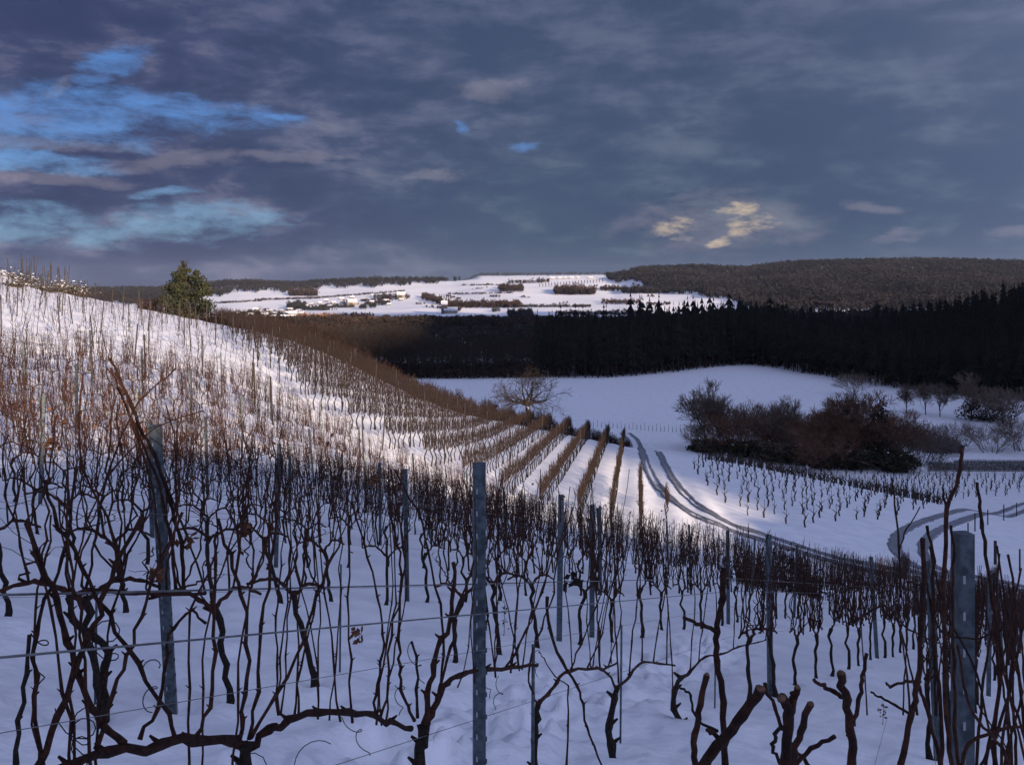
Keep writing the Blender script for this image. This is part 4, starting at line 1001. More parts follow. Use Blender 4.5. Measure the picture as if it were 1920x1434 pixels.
TL = [ # u, base v, height px, width factor, kind, material, label
 (1322, 846, 142, 1.0, ('tree', 0), 'twig', 'rounded bare grey tree at the left end of the thicket'),
 (1300, 838, 50, .9, ('bush', 0), 'twig', 'low bare bush under the rounded tree, left tip of the thicket'),
 (1352, 850, 118, .9, ('tree', 1), 'twig', 'slim bare tree between the rounded tree and the rusty bush'),
 (1392, 856, 96, 1.2, ('bush', 1), 'redtwig', 'rusty brown bush right of the rounded bare tree'),
 (1440, 862, 118, 1.0, ('tree', 2), 'twig', 'bare brown tree left of the thicket middle'),
 (1478, 866, 128, 1.0, ('tree', 3), 'twig', 'fine-twigged bare tree in the thicket middle'),
 (1518, 870, 104, 1.3, ('bush', 2), 'redtwig', 'broad rusty bush at the thicket middle'),
 (1560, 872, 132, 1.1, ('tree', 0), 'redtwig', 'reddish bare tree right of the thicket middle'),
 (1602, 874, 150, 1.15, ('tree', 1), 'redtwig', 'tallest reddish bare tree of the thicket'),
 (1640, 876, 112, 1.1, ('bush', 3), 'redtwig', 'rusty bush beside the ivy-covered column'),
 (1688, 880, 118, 1.0, ('tree', 2), 'redtwig', 'reddish bare tree right of the ivy-covered column'),
 (1722, 872, 84, 1.2, ('bush', 0), 'paletwig', 'pale pinkish-grey bush at the right end of the thicket'),
 (1760, 866, 66, 1.2, ('bush', 1), 'paletwig', 'low pale bush beyond the right end of the thicket'),
 (1460, 868, 74, 1.5, ('bush', 3), 'twig', 'low brown bush in front of the middle trees'),
 (1560, 880, 76, 1.6, ('bush', 1), 'redtwig', 'low rusty bush in front of the reddish trees'),
 (1820, 790, 92, 1.3, ('tree', 3), 'twig', 'dark broad tree with thick trunk below the wooded hill'),
 (1700, 775, 60, 1.0, ('tree', 0), 'twig', 'small bare tree standing in the snow gap, left one'),
 (1736, 778, 62, 1.0, ('tree', 1), 'twig', 'small bare tree standing in the snow gap, middle one'),
 (1762, 782, 66, 1.0, ('tree', 2), 'twig', 'small bare tree standing in the snow gap, right one'),
 (1600, 740, 46, 1.3, ('bush', 2), 'twig', 'dark bush at the snowfield corner'),
 (1860, 850, 56, 1.5, ('bush', 3), 'twig', 'low brown bush above the dark vineyard strip, left one'),
 (1915, 846, 66, 1.5, ('bush', 2), 'twig', 'low brown bush above the dark vineyard strip, right one'),
 (1800, 838, 50, 1.5, ('bush', 0), 'paletwig', 'pale scrubby bush in the hollow right of the thicket'),
 (1885, 800, 80, 1.3, ('bush', 1), 'twig', 'dark scrub below the wooded hill at the right edge'),
]
for k in range(13):
    TL.append((1345 + k * 30 + random.uniform(-8, 8), 846 + k * 2.6 + random.uniform(-8, 6), random.uniform(60, 100), 1.15, ('bush', k % 4), 'redtwig' if k % 3 else 'twig', f'brown bush filling the thicket, {nth(k + 1)} from its left end'))
for (u, v, hp, wf, key, mn, lab) in TL:
    x, y, z = at(u, v); H = hp / FPX * y; a, b = tmesh(key, mn)
    tree_thing('bare_tree' if key[0] == 'tree' else 'bare_bush', lab, 'tree' if key[0] == 'tree' else 'bush', (x, y, gz1(x, y) - .1), (('trunk', a), ('twigs', b)), None, random.uniform(0, 6), (H / 10 * wf, H / 10 * wf, H / 10))
# evergreen undergrowth and an ivy-clad trunk
def evergreen(u, v, wpx, hpx, label, name='evergreen_shrub', material='ivy', n=2200, column=False):
    x, y, z = at(u, v); w_ = wpx / FPX * y; H = hpx / FPX * y
    P = rng.normal(size=(n, 3)); P /= np.linalg.norm(P, axis=1)[:, None]; P *= rng.uniform(.3, 1, (n, 1)) ** .5
    bump = 1 + .5 * vnoise(P[:, 0] * 2.5 + u, P[:, 2] * 2.5 + v, 3) + .35 * vnoise(P[:, 0] * 6 + u, P[:, 2] * 6 + P[:, 1] * 4, 7)
    P = P * bump[:, None] * [w_ / 2, min(w_ / 2, 5), H / 2]; P[:, 2] += H * .46; P[:, 2] = np.maximum(P[:, 2], 0)
    root = empty(name, (x, y, gz1(x, y) - .1)); tag(root, label, 'bush')
    V, F = leaves(P, .26); mesh_obj('foliage', V, F, M[material], root)['kind'] = 'stuff'
    k = 60; V, F = sticks(np.c_[rng.normal(0, w_ / 8, k), rng.normal(0, .5, k), np.zeros(k) - .1], P[rng.integers(0, n, k)] , .05, .02); mesh_obj('stems', V, F, M['forestbark'], root)['kind'] = 'stuff'
    V, F = leaves(P[P[:, 2] > H * .7][:26], .30, .35); mesh_obj('snow_cap', V, F, M['snow'], root)['kind'] = 'stuff'
evergreen(1648, 876, 46, 128, 'dark ivy-covered column of a tree in the thicket', 'ivy_column')
evergreen(1325, 848, 70, 26, 'low evergreen scrub under the rounded bare tree')
evergreen(1385, 856, 70, 34, 'low evergreen scrub right of the rounded bare tree')
evergreen(1450, 866, 90, 46, 'dark scrub along the foot of the thicket, left of the middle')
evergreen(1530, 874, 100, 52, 'dark scrub along the foot of the thicket, in the middle')
evergreen(1600, 880, 90, 54, 'dark scrub along the foot of the thicket, right of the middle')
evergreen(1680, 884, 80, 46, 'dark scrub with a snow heap at the right foot of the thicket')
evergreen(1760, 845, 90, 30, 'dark scrub beyond the right end of the thicket')
evergreen(1850, 790, 100, 50, 'dark evergreen scrub at the foot of the wooded hill')
for k, (u, v, w_, h) in enumerate([(1690, 878, 26, 20), (1720, 882, 26, 9), (1350, 852, 30, 8), (1500, 876, 30, 8)]):
    x, y, z = at(u, v); V, F = leaves(np.array([[rng.normal(0, w_ / 5 / FPX * y), rng.normal(0, .4), abs(rng.normal(0, h / 2 / FPX * y))] for _ in range(26)]), .30, .6)
    o = mesh_obj('snow_clump', V, F, M['snow'], None, (x, y - 3, gz1(x, y - 3))); tag(o, f'snow clinging to low twigs, {nth(k + 1)} heap at the foot of the thicket', 'snow clump', kind='stuff')

# ------------------------------------------------------------------ the wood: spruces and bare trees along the field edge
def conifer(seed, H=20, lo=.30, layers=13):
    rnd = np.random.default_rng(seed); m = MB()
    for k in range(layers):
        f = k / (layers - 1); z = H * (lo + (1 - lo) * f); r = (H * .17 * (1 - f) ** .8 + .25) * rnd.uniform(.75, 1.2); nsp = 9
        a = rnd.uniform(0, 6.28) + np.arange(nsp * 2) * np.pi / nsp; rr_ = np.where(np.arange(nsp * 2) % 2 == 0, r, r * .45) * rnd.uniform(.65, 1.25, nsp * 2)
        zz = z - rr_ * rnd.uniform(.35, .75, nsp * 2); V = np.vstack([np.c_[rr_ * np.cos(a), rr_ * np.sin(a), zz], [[0, 0, z + H * (1 - lo) / layers * .9]], [[0, 0, z - r * .15]]])
        c = nsp * 2; F = [[i, (i + 1) % c, c] for i in range(c)] + [[(i + 1) % c, i, c + 1] for i in range(c)]; m.add(V, F)
    t = MB(); t.tube([(0, 0, -.5), (0, 0, H * .5), (0, 0, H * .96)], [H * .012, H * .009, H * .002], 5)
    nb = 26; hb = rnd.uniform(.10, lo + .05, nb) * H; tb = rnd.uniform(0, 6.28, nb); rb = rnd.uniform(.5, 1.8, nb)
    V, F = sticks(np.c_[0 * hb, 0 * hb, hb], np.c_[rb * np.cos(tb), rb * np.sin(tb), hb - .2], .04, .02); t.add(V, F)
    return m.arrays(), t.arrays()
CT = [conifer(1000 + i, 20, random.uniform(.22, .42)) for i in range(8)]
CME = [(make_mesh('crown', *a, M['conifer'], False), make_mesh('trunk', *b, M['forestbark'])) for a, b in CT]
def leafless(seed, H=14, n=150):
    rnd = np.random.default_rng(seed); S = [((0, 0, -.5), (rnd.normal(0, .3), 0, H * .45), .16, .11), ((0, 0, H * .43), (rnd.normal(0, .6), 0, H * .85), .11, .04)]
    for k in range(14):
        z0 = rnd.uniform(.3, .75) * H; a = rnd.uniform(0, 6.28); L = H * rnd.uniform(.15, .32); S.append(((0, 0, z0), (L * math.cos(a) * .7, L * math.sin(a) * .7, z0 + L), .06, .03))
    T = []
    P = rnd.normal(size=(n, 3)) * [H * .15, H * .15, H * .18] + [0, 0, H * .70]; D = rnd.normal(size=(n, 3)) * .9 + [0, 0, 1.0]
    f = lambda L: sticks(*[np.array(q) for q in zip(*L)])
    return sticks(P, P + D, .045, .02), f(S)
LT = [leafless(1100 + i) for i in range(6)]
LME = [(make_mesh('crown', *a, M['brownwood']), make_mesh('trunk', *b, M['forestbark'])) for a, b in LT]
edge_u = [500, 860, 1000, 1150, 1250, 1330, 1380, 1450, 1550, 1640, 1750, 1850, 1920, 2050]
edge_v = [712, 712, 710, 708, 700, 690, 683, 690, 708, 722, 738, 748, 752, 760]
def edge_y(u): return at(u, float(np.interp(u, edge_u, edge_v)), 210)[1]
EY = {u: edge_y(u) for u in range(500, 2101, 50)}
def ey(u): return float(np.interp(u, list(EY), list(EY.values())))
con, dec, con_s, dec_s = [], [], [], []
for layer in range(0, 40):
    dyl = 2 + layer * 5.2
    stepu = 11 if layer < 3 else 17
    for u in np.arange(520, 2040, stepu):
        uu = u + random.uniform(-6, 6); y = ey(uu) + dyl + random.uniform(-2.5, 2.5); x = (uu - 960) / FPX * y
        cf = float(ss(985, 1040, np.array(uu))) * .98
        if uu < 1000 and layer > (15 if uu < 800 else 10): continue
        if uu < 1350 and layer > 16: continue
        if layer > 22 and uu < 1500: continue
        isc = random.random() < cf
        if layer > 4 and uu > 1500 and random.random() < .12: isc = False
        z = float(ground(x, y))
        if isc:
            H = random.uniform(14.5, 19.5)
            if 1180 < uu < 1480: H *= 1.12
            if 1470 < uu < 1640: H *= .92
            if 1010 < uu < 1170: H *= .95
            if layer > 3 and random.random() < .15: H *= 1.15
            if uu > 1560: H *= .86
            (con if layer < 3 else con_s).append((x, y, z, H))
        else:
            H = random.uniform(8.0, 10.5) * (1.3 if uu < 790 else 1.0)
            (dec if layer < 2 else dec_s).append((x, y, z, H))
con.sort(key=lambda c: c[0] / c[1]); dec.sort(key=lambda c: c[0] / c[1])
while len(con) > 290: con_s.append(con.pop(random.randrange(len(con))))
for k, (x, y, z, H) in enumerate(con):
    a, b = CME[random.randrange(8)]; s_ = H / 20
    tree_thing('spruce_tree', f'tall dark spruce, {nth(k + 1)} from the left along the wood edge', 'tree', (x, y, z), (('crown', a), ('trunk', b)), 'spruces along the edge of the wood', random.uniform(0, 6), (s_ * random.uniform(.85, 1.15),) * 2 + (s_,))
for k, (x, y, z, H) in enumerate(dec):
    a, b = LME[random.randrange(6)]; s_ = H / 14
    tree_thing('leafless_tree', f'dark leafless tree, {nth(k + 1)} from the left along the edge of the brown wood', 'tree', (x, y, z), (('crown', a), ('trunk', b)), 'leafless trees along the edge of the wood', random.uniform(0, 6), (s_ * 1.15, s_ * 1.15, s_))
def mass(name, label, L, templ, mats_, Href):
    L = np.array(L); N = len(L); root = empty(name, (L[:, 0].mean(), L[:, 1].mean(), L[:, 2].mean())); tag(root, label, 'wood', kind='stuff'); c = np.array(root.location)
    st = np.random.default_rng(5); rz = st.uniform(0, 6.28, N); sc = np.c_[L[:, 3] / Href * st.uniform(.9, 1.2, N), L[:, 3] / Href]
    global rng
    for part, idx, m_ in (('crowns', 0, mats_[0]), ('stems', 1, mats_[1])):
        keep = rng; rng = np.random.default_rng(77); V, F = scatter([t[idx] for t in templ], L[:, :3] - c, rz, sc); rng = keep
        mesh_obj(part, V, F, M[m_], root, smooth=False)['kind'] = 'stuff'
CS = [conifer(1200 + i, 20, .25, 8) for i in range(5)]
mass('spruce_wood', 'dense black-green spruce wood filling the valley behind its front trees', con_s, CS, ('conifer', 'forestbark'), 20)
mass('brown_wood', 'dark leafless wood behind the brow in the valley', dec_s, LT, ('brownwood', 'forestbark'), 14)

def under():
    o_ = []
    for _ in range(1500):
        u = random.uniform(500, 1010) if random.random() < .72 else random.uniform(1010, 1900); y = ey(u) + 3 + abs(random.gauss(0, 16)); x = (u - 960) / FPX * y; o_.append((x, y, float(ground(x, y)) - .2))
    return o_
# ------------------------------------------------------------------ woods further out (simple ragged crowns)
def lump(seed, n=70, sz=.075):
    rnd = np.random.default_rng(seed); P = rnd.normal(size=(n, 3)); P /= np.linalg.norm(P, axis=1)[:, None]; P *= rnd.uniform(.5, 1, (n, 1)); P = P * [.34, .34, .42] + [0, 0, .60]
    a = rnd.normal(size=(n, 3)) * sz; b = rnd.normal(size=(n, 3)) * sz
    V = np.stack([P - a, P + b, P + a], 1).reshape(-1, 3); F = np.arange(n * 3).reshape(-1, 3)
    Vs, Fs = sticks([[0, 0, -.05]], [[0, 0, .55]], .035, .02); return np.vstack([V, Vs]), np.vstack([F, Fs + len(V)])
LP = [lump(1300 + i) for i in range(6)]; LPs = [lump(1400 + i, 24, .10) for i in range(6)]
def wood(name, label, pts, hm, material, templ=LP, kind='stuff', cat='wood'):
    pts = np.array(pts, float); N = len(pts); st = np.random.default_rng(len(pts)); c = pts.mean(0)
    H = hm * st.uniform(.7, 1.2, N)
    V, F = scatter(templ, pts - c, st.uniform(0, 6.28, N), np.c_[H * st.uniform(.8, 1.3, N), H]); o = mesh_obj(name, V, F, M[material], None, c, smooth=False)
    return tag(o, label, cat, kind=kind)
def region(u0, u1, y0, y1, n, cond=None):
    out_ = []
    while len(out_) < n:
        u = random.uniform(u0, u1); y = math.sqrt(random.uniform(y0 * y0, y1 * y1)); x = (u - 960) / FPX * y
        if cond and not cond(u, y): continue
        out_.append((x, y, float(ground(x, y)) - .3))
    return out_
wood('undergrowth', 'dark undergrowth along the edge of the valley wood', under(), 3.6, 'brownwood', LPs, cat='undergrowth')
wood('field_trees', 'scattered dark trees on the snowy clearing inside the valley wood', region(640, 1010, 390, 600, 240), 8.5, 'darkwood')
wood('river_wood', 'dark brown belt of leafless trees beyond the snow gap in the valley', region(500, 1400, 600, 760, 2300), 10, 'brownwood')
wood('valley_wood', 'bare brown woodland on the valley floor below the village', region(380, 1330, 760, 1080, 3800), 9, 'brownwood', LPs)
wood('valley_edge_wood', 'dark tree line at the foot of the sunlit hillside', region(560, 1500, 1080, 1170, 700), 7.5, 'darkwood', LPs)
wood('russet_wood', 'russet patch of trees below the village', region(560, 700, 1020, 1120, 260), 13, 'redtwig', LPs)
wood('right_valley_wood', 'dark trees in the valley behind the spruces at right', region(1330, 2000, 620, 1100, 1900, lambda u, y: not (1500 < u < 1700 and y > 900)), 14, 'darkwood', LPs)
# wooded ridges
def ridge_pts(u0, u1, vb, n, y0=1900, y1=2740):
    out_ = []
    us = np.random.default_rng(3)
    while len(out_) < n:
        u = random.uniform(u0, u1); y = math.sqrt(random.uniform(y0 * y0, y1 * y1)); x = (u - 960) / FPX * y; z = float(ground(x, y)); v = HOR - FPX * z / y
        if v > vb(u) + 2.2 * math.sin(u * .11) + 1.5 * math.sin(u * .37): continue
        out_.append((x, y, z - .5))
    return out_
def vb_right(u): return float(np.interp(u, [1130, 1150, 1200, 1240, 1300, 1330, 1380, 1420, 2100], [519, 527, 530, 548, 552, 557, 566, 590, 600]))
wood('ridge_forest', 'long dark wooded ridge along the horizon at right', ridge_pts(1135, 2080, vb_right, 19000, 1450, 2740), 13, 'ridgewood', LPs)
def vb_left(u): return float(np.interp(u, [330, 400, 440, 470, 560, 610, 700, 780, 860], [570, 556, 549, 547, 547, 539, 538, 533, 527]))
wood('far_left_forest', 'brown wooded ridge above the sunlit fields at left', ridge_pts(140, 862, vb_left, 4200, 1800, 2740), 12, 'ridgewood', LPs)
wood('horizon_forest', 'faint wooded plateau on the far horizon', [(lambda u, y: ((u - 960) / FPX * y, y, float(ground((u - 960) / FPX * y, y))))(random.uniform(100, 1250), random.uniform(6700, 7200)) for _ in range(900)], 22, 'ridgewood', LPs)

def copse(u, v, wpx, hpx, label, material='brownwood', n=None, slant=0.0, name='copse', squash=.3):
    """clump of trees standing on the far hillside"""
    x, y, z = at(u, v, 1000); wm = wpx / FPX * y; H = hpx / FPX * y * 1.05; wpx *= 1.12; n = int(n * 1.3) if n else int(max(8, wpx * 2)); out_ = []
    for _ in range(n):
        f = random.uniform(-1, 1); uu = u + f * wpx / 2; vv = v + slant * f * wpx / 2 - abs(random.gauss(0, hpx * squash))
        xx, yy, zz = at(uu, vv, 1000) if True else 0; out_.append((xx, yy, zz - .3))
    wood(name, label, out_, max(4.5, H * .75), material, LP if wpx < 50 else LPs)
copse(568, 556, 46, 13, 'round dark copse alone on the upper sunlit field', 'brownwood', 150)
copse(440, 568, 90, 4, 'thin brown hedgerow across the left sunlit field', 'brownwood', 120, -.05, 'hedgerow', .15)
copse(540, 562, 110, 5, 'thicker brown hedgerow in the middle of the left field', 'brownwood', 170, -.03, 'hedgerow', .15)
copse(670, 554, 160, 4, 'hedgerow climbing right above the village', 'brownwood', 190, -.08, 'hedgerow', .15)
copse(556, 582, 28, 14, 'tall dark trees at the middle of the village', 'darkwood', 60)
copse(480, 592, 90, 9, 'dark garden trees among the lower left houses', 'darkwood', 120)
copse(590, 583, 40, 7, 'dark trees between the village barns', 'darkwood', 50)
copse(632, 578, 60, 7, 'dark hedge of trees in the right part of the village', 'darkwood', 90)
copse(680, 580, 10, 11, 'dark round tree below the village, left of a pair', 'darkwood', 14, 0, 'copse', .15)
copse(699, 578, 10, 11, 'dark round tree below the village, right of a pair', 'darkwood', 14, 0, 'copse', .15)
copse(735, 562, 60, 10, 'dark trees around the upper right houses', 'darkwood', 90)
copse(700, 566, 40, 6, 'small trees among the upper houses', 'brownwood', 50)
copse(810, 568, 30, 14, 'slanting copse right of the village', 'brownwood', 60, .3)
copse(900, 552, 110, 5, 'hedge of shrubs across the bright field', 'brownwood', 110, -.02, 'hedgerow', .15)
copse(905, 578, 125, 13, 'dark wood below the bright hillside fold', 'brownwood', 330)
copse(850, 585, 24, 10, 'brown trees beside the white farmhouse', 'brownwood', 50)
copse(930, 586, 12, 9, 'small dark clump below the hillside fold', 'darkwood', 16)
copse(960, 574, 26, 3, 'short low hedge below the fold', 'brownwood', 22, 0, 'hedgerow', .1)
copse(905, 536, 70, 4, 'row of dark bushes left of the snowy knoll', 'darkwood', 70, 0, 'hedgerow', .15)
copse(958, 548, 40, 13, 'shrubby bank in front of the snowy knoll', 'brownwood', 90)
copse(985, 532, 60, 7, 'shrubs around the snowy knoll', 'brownwood', 70)
copse(1018, 530, 20, 7, 'brown shrubs on the right shoulder of the knoll', 'brownwood', 24)
copse(1078, 553, 66, 15, 'large rounded copse in the middle of the bright fields', 'brownwood', 220)
copse(1046, 552, 14, 10, 'small dark copse left of the large rounded one', 'darkwood', 24)
copse(1145, 546, 34, 9, 'low copse between the rounded one and the forest', 'brownwood', 60)
copse(1040, 577, 120, 7, 'long dark hedge across the lower bright field', 'darkwood', 190, 0, 'hedgerow', .2)
copse(1165, 571, 66, 9, 'curved thicket on the lower right field', 'brownwood', 100)
copse(1235, 573, 40, 6, 'low thicket right of the curved one', 'brownwood', 50)
copse(1221, 558, 12, 5, 'tiny round bush group in the right field', 'brownwood', 12)
copse(1210, 551, 80, 13, 'tongue of woodland reaching into the bright field', 'ridgewood', 200)
copse(928, 557, 18, 3, 'short hedge right below the shrubby bank', 'brownwood', 14, 0, 'hedgerow', .1)
copse(1130, 592, 150, 9, 'dark tree line in front of the bright fields', 'darkwood', 260)
copse(975, 596, 40, 14, 'rounded dark trees rising above the valley woods', 'darkwood', 90)
for k in range(34):
    u = random.uniform(432, 770); copse(u, 597 - (u - 432) * .105 + random.uniform(-7, 7), random.uniform(8, 26), random.uniform(4, 9), f'small dark garden trees, {nth(k + 1)} clump among the village houses', random.choice(['darkwood', 'brownwood']), 12, 0, 'garden_trees', .2)
for k in range(26):
    u = random.uniform(780, 1330); copse(u, random.uniform(530, 590), random.uniform(6, 34), random.uniform(2.5, 5), f'low dark bushes, {nth(k + 1)} patch on the bright far fields', random.choice(['darkwood', 'brownwood']), 9, random.uniform(-.1, .1), 'field_bushes', .15)
# avenue of evenly spaced small trees
for k in range(22):
    u = 1012 + k * 5.6 + random.uniform(-.4, .4); v = 540 - k * .42; x, y, z = at(u, v, 1000); V, F = scatter(LP[:1], np.zeros((1, 3)), np.array([random.uniform(0, 6)]), np.array([[4.5, 10.5]]))
    if k < 4: me_av = None
    o = mesh_obj('avenue_tree', V, F, M['brownwood'], None, (x, y, z), False); tag(o, f'small roadside tree, {nth(k + 1)} from the left in the evenly spaced avenue', 'tree', 'avenue trees on the far hillside')
for k in range(6):
    u = 824 + k * 4.2; x, y, z = at(u, 566 + k * .3, 1000); V, F = scatter(LP[:1], np.zeros((1, 3)), np.array([.3 * k]), np.array([[4, 15.]])); o = mesh_obj('poplar_tree', V, F, M['brownwood'], None, (x, y, z), False)
    tag(o, f'thin bare poplar, {nth(k + 1)} from the left right of the village', 'tree', 'poplars by the village')

# ------------------------------------------------------------------ houses
def house(x, y, z, L, W, h, rz, label, dark=False, group='houses of the village', wm='wall', name='house'):
    root = empty(name, (x, y, z), rz); tag(root, label, 'house' if name == 'house' else 'barn', group)
    m = MB(); m.box((0, 0, h / 2 - .5), (L / 2, W / 2, h / 2 + .5)); rh = W * .42
    m.add([(-L / 2, -W / 2, h), (-L / 2, W / 2, h), (-L / 2, 0, h + rh), (L / 2, -W / 2, h), (L / 2, W / 2, h), (L / 2, 0, h + rh)], [[0, 2, 1], [3, 4, 5]])
    m.build('wall', M['darkwall' if dark else wm], root, smooth=False)
    r_ = MB(); e = .5
    for s in (-1, 1):
        V = []
        for zz in (0, .35):
            V += [(-L / 2 - e, s * (W / 2 + e), h - .25 + zz), (L / 2 + e, s * (W / 2 + e), h - .25 + zz), (L / 2 + e, 0, h + rh + .05 + zz), (-L / 2 - e, 0, h + rh + .05 + zz)]
        r_.add(V, [[0, 1, 2], [0, 2, 3], [4, 6, 5], [4, 7, 6], [0, 4, 5], [0, 5, 1], [1, 5, 6], [1, 6, 2], [3, 7, 4], [3, 4, 0]])
    r_.build('roof', M['roofsnow'], root, smooth=False)
    if h < 9 and not dark:
        for fx_ in (-.3, .0, .3):
            p = MB(); p.box((L * fx_, -W / 2 - .04, h * .55), (.7, .04, .75)); p.build('window', M['pane'], root, smooth=False)
        c = MB(); c.box((L * .2, .8, h + rh + .4), (.4, .4, .9)); c.build('chimney', M['darkwall'], root, smooth=False)
HS = [(432, 589), (446, 592), (458, 589), (470, 594), (484, 588), (497, 593), (505, 586), (516, 591), (528, 585), (540, 590), (470, 600), (498, 601), (456, 598), (600, 571), (612, 566), (625, 570), (640, 562), (655, 566),
      (668, 571), (684, 563), (697, 568), (712, 561), (724, 566), (742, 558), (752, 564), (575, 577), (585, 572), (544, 583), (566, 590), (700, 556), (660, 560), (618, 577), (560, 586), (480, 583), (513, 598), (730, 573)]
HSs = sorted(HS)
for k, (u, v) in enumerate(HSs):
    x, y, z = at(u, v, 1000); house(x, y, z, random.uniform(6, 10), random.uniform(4.5, 6), random.uniform(2.4, 3.6), random.uniform(-.7, .7), f'snow-roofed village house, {nth(k + 1)} from the left on the far hillside', dark=random.random() < .3)
for (u, v, L, W, h, lab, dk, nm) in [(540, 599, 20, 8, 3, 'long low barn with snowy roof at the lower edge of the village', True, 'barn'), (549, 592, 13, 8, 4, 'broad snow-roofed barn above the long low one', False, 'barn'),
                               (661, 573, 16, 12, 7, 'bright white house in the middle of the village', False, 'house'), (833, 588, 9, 12, 14, 'tall narrow farm building with dark front by the woods', True, 'barn'),
                               (845, 588, 20, 11, 5, 'low snow-roofed farmhouse beside the tall narrow building', False, 'house'), (752, 561, 16, 14, 9, 'pale building on top of the village', False, 'house')]:
    x, y, z = at(u, v, 1000); house(x, y, z, L, W, h, .1, lab, dk, None if nm == 'barn' else 'houses of the village', name=nm)
for k, (u, L) in enumerate([(1036, 15), (1050, 14), (1060, 9), (1072, 15), (1084, 9), (1107, 16), (1147, 12), (1154, 8)]):
    y = 2620; x = (u - 960) / FPX * y; house(x, y, float(ground(x, y)), L * .8, 6, 3, .05, f'white house on the far skyline, {nth(k + 1)} from the left', group='houses on the skyline')

# ------------------------------------------------------------------ young vineyard at lower right, row along the valley, dark strip
def bushling(seed):
    rnd = np.random.default_rng(seed); b = rnd.choice([-1, 1])
    S = [((0, 0, -.1), (b * .05, 0, .32), .035, .030), ((b * .05, 0, .32), (-b * .03, 0, .55), .030, .032), ((-b * .03, 0, .55), (b * .16, rnd.normal(0, .06), .78), .022, .012), ((-b * .03, 0, .55), (-b * .12, .02, .72), .016, .008), ((0, .05, 0), (.0, .05, rnd.uniform(.9, 1.25)), .010, .010)]
    V, F = sticks(*[np.array(z) for z in zip(*S)], sides=4); return V, F
BT = [bushling(1500 + i) for i in range(7)]; BME = [make_mesh('young_vine', V, F, M['fantrunk']) for V, F in BT]
yv = []
YD = np.array([math.sin(R(14)), math.cos(R(14))]); YN = np.array([YD[1], -YD[0]])
for ri in range(0, 44):
    for t in np.arange(-5, 110, 1.2):
        x, y = YD * (58 + 3.6 * min(ri, 15) + 1.9 * max(0, ri - 15)) + YN * (t + random.uniform(-.15, .15) + .6 * (ri % 2)); y += random.uniform(-.5, .5)
        if not inview(x, y, .01): continue
        u = 960 + FPX * x / y; v = HOR - FPX * float(ground(x, y)) / y
        lim_lo = np.interp(u, [1280, 1330, 1400, 1500, 1600, 1700, 1800, 1920], [868, 930, 972, 990, 985, 962, 938, 926])
        lim_hi = np.interp(u, [1280, 1330, 1400, 1500, 1600, 1700, 1800, 1920], [848, 856, 862, 872, 880, 884, 890, 895])
        if v > lim_lo or v < lim_hi or u < 1285: continue
        if random.random() < .06 or (ri > 15 and ri % 2 and u < 1640): continue
        yv.append((ri, x, y))
yv.sort(key=lambda p: p[2]); budget = max(0, 295 - len(yl)); yt, yr = yv[:budget], yv[budget:]
yt = sorted(yt, key=lambda p: (p[0], p[1])); rws = sorted({p[0] for p in yt}); yc = {}
for ri, x, y in yt:
    yc[ri] = yc.get(ri, 0) + 1
    o = bpy.data.objects.new('young_vine', random.choice(BME)); COL.objects.link(o); o.location = (x, y, gz1(x, y)); o.rotation_euler = (0, 0, random.uniform(-.5, .5)); s_ = random.uniform(.9, 1.3); o.scale = (s_ * 1.5, s_ * 1.5, s_)
    tag(o, f'short vine stump, {nth(yc[ri])} from left in {nth(rws.index(ri) + 1)} cross row right of the track', 'young vine', 'young vines in the shaded plot')
if yr:
    P = np.array([(x, y, 0) for _, x, y in yr]); P[:, 2] = gz(P[:, 0], P[:, 1]); c = P.mean(0)
    V, F = scatter(BT, P - c, rng.uniform(-.5, .5, len(P)), np.c_[rng.uniform(1.8, 2.4, len(P)), rng.uniform(1.0, 1.4, len(P))]); o = mesh_obj('vine_stumps', V, F, M['fantrunk'], None, c); tag(o, 'many short vine stumps in the far half of the shaded plot', 'vine stumps', kind='stuff')
# tiny trellis row at the end of the track
for k in range(26):
    u = 1098 + k * 7.4; x, y, z = at(u, 800 + k * .45, 150)
    o = bpy.data.objects.new('young_vine' if k % 3 else 'vineyard_post', BME[k % 7] if k % 3 else pme); COL.objects.link(o); o.location = (x, y, z); o.scale = (1.3,) * 3 if k % 3 else (1, 1, .8)
    tag(o, f'{"vine" if k % 3 else "thin post"}, {nth(k + 1)} from the left in the single row across the valley field', 'young vine' if k % 3 else 'post', 'single row across the valley field')
# dark dense vineyard strip at the right edge
P = []
for u in np.arange(1742, 1990, 2.2):
    for v in (874, 878, 882, 886, 890):
        vv = v + (u - 1742) * .004
        if v < 876 and u < 1790: continue
        x, y, z = at(u, vv, 60); P.append((x, y, z))
P = np.array(P); c = P.mean(0); V, F = scatter([t[1] for t in ftpl], P - c, np.full(len(P), .1), np.full(len(P), .62)); o = mesh_obj('vineyard_strip', V, F, M['fantrunk'], None, c); tag(o, 'dark strip of dense vines beyond the shaded plot at the right edge', 'vineyard', kind='stuff')
# roadside posts right of the hairpin
for k, (u, v, hp) in enumerate([(1828, 996, 34), (1838, 992, 30), (1852, 984, 28), (1882, 976, 30), (1906, 968, 26), (1866, 1058, 44), (1912, 1070, 40), (1815, 1000, 20)]):
    x, y, z = at(u, v); m = MB(); m.tube([(0, 0, -.2), (0, 0, hp / FPX * y)], .055 if k != 5 else .10, 7)
    o = m.build('roadside_post', M['woodpost'], None, (x, y, gz1(x, y))); tag(o, f'short dark post, {nth(k + 1)} beside the hairpin bend of the track', 'post', 'posts beside the hairpin')
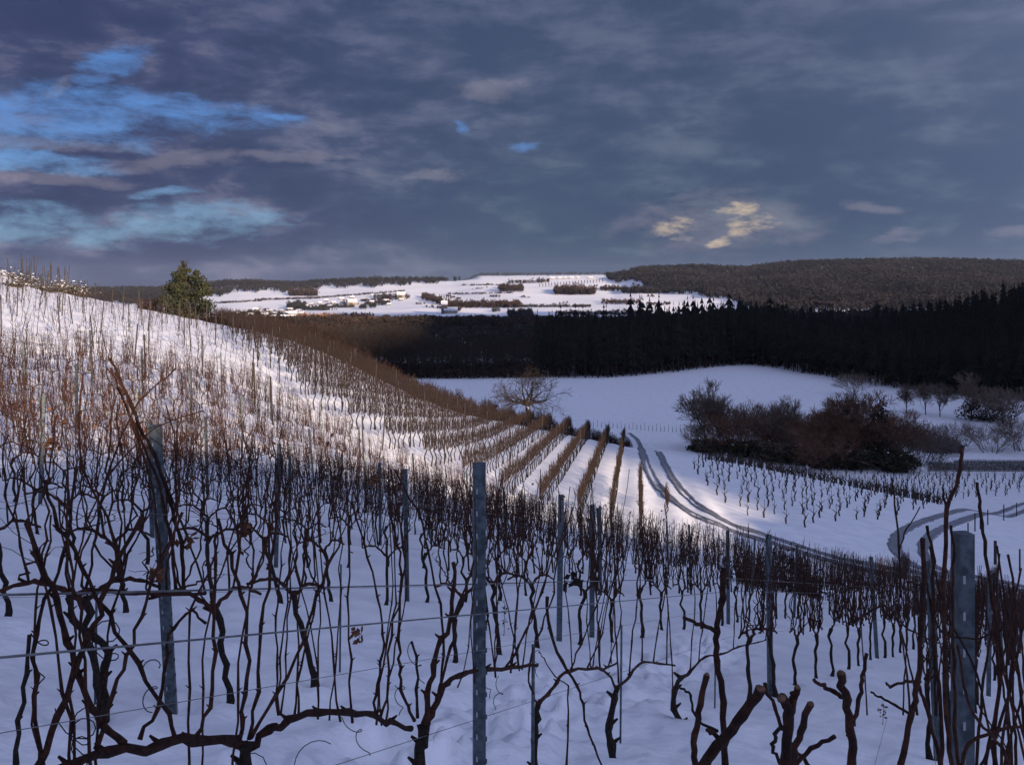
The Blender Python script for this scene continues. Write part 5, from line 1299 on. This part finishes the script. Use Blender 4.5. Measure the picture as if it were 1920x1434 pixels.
# pale broken sapling in front of the thicket, right
x, y, z = at(1797, 925); H = 62 / FPX * y
a = bare_tree(H, 1601, 3, .07, .45, curl=.4, up=.1, split=(2, 3), ang=.7, minr=.02)
tree_thing('sapling', 'pale snow-dusted sapling leaning in front of the dark vineyard strip', 'tree', (x, y, z), (('trunk', make_mesh('trunk', *a[0], M['paletwig'])), ('twigs', make_mesh('twigs', *a[1], M['paletwig']))))
# low dark mass of brush below the near rows
hedge(1388, 1538, lambda u: 37.5, lambda u: float(np.interp(u, [1388, 1420, 1500, 1538], [.6, 2.0, 2.0, .8])), 'low dark brown brush between the near vine rows and the farm track', 95, 2.2, M['brush'])
# dry flower stalks poking through the snow
for k, (u, v, hp) in enumerate([(945, 1200, 62), (1655, 1362, 40), (1618, 1165, 24)]):
    x, y, z = at(u, v); H = hp / FPX * y; S = [((0, 0, -.02), (.01, 0, H), .004, .003)]
    V, F = sticks(*[np.array(q) for q in zip(*S)]); L = rng.normal(size=(26, 3)) * [.022, .022, H * .28] + [0, 0, H * .6]
    root = empty('dry_weed', (x, y, gz1(x, y))); tag(root, ['dry brown weed stalk standing in the snow right of the front post', 'small withered weed in the snow left of the big right post', 'tiny dry weed in the snow among the right rows'][k], 'dry weed')
    mesh_obj('stalk', V, F, M['bark'], root); V, F = leaves(L, .018); mesh_obj('seed_head', V, F, M['leaf' if k else 'bark'], root)['kind'] = 'stuff'
# shrivelled leaves still hanging on the canes
for k, (u, v, n) in enumerate([(350, 1010, -4.4), (668, 1190, -3.9), (460, 990, -4.4), (290, 1075, -4.4), (1620, 1120, -1.8), (700, 900, -4.4), (360, 905, -6.8), (1075, 1085, -1.88), (100, 830, -6.8)]):
    p = plane_pt(u, v, n); V, F = leaves(rng.normal(size=(16, 3)) * .028, .032); o = mesh_obj('dead_leaf_cluster', V, F, M['leaf' if k != 7 else 'bark'], None, p, False)
    tag(o, f'shrivelled brown leaf cluster caught in the canes, {nth(k + 1)} of the scattered ones', 'dead leaves', 'shrivelled leaves')
P = []
for _ in range(1500):
    n = random.choice(ROWS[4:9]); t = random.uniform(4, 34); x, y = RP(n + random.gauss(0, .08), t)
    if y > fronty(x) or not inview(x, y): continue
    P.append((x, y, gz1(x, y) + random.uniform(1.0, 1.95)))
V, F = leaves(np.array(P), .026); o = mesh_obj('dry_leaves', V, F, M['leaf']); tag(o, 'scattered dry leaves and tendrils left on the near canes', 'dry leaves', kind='stuff')

for h_ in (h1, h2, h3, h4, h5, h6): HOLES.append((h_.location.x, h_.location.y, .16))
HOLES += [(-2.24, 6.32, .14), (.1, 4.3, .14)]
build_ground()

# ------------------------------------------------------------------ air
HZ = bpy.data.materials.new('valley_air'); HZ.use_nodes = True; t = HZ.node_tree; t.nodes.clear()
pv = t.nodes.new('ShaderNodeVolumePrincipled'); pv.inputs['Density'].default_value = 2.6e-5; pv.inputs['Color'].default_value = (.62, .74, 1, 1); pv.inputs['Anisotropy'].default_value = .1
mo = t.nodes.new('ShaderNodeOutputMaterial'); t.links.new(pv.outputs[0], mo.inputs['Volume'])
hb_ = MB(); hb_.box((0, 0, 35), (9300, 9300, 125)); o = hb_.build('haze', HZ, smooth=False); tag(o, 'thin blue winter haze filling the valley', kind='stuff')
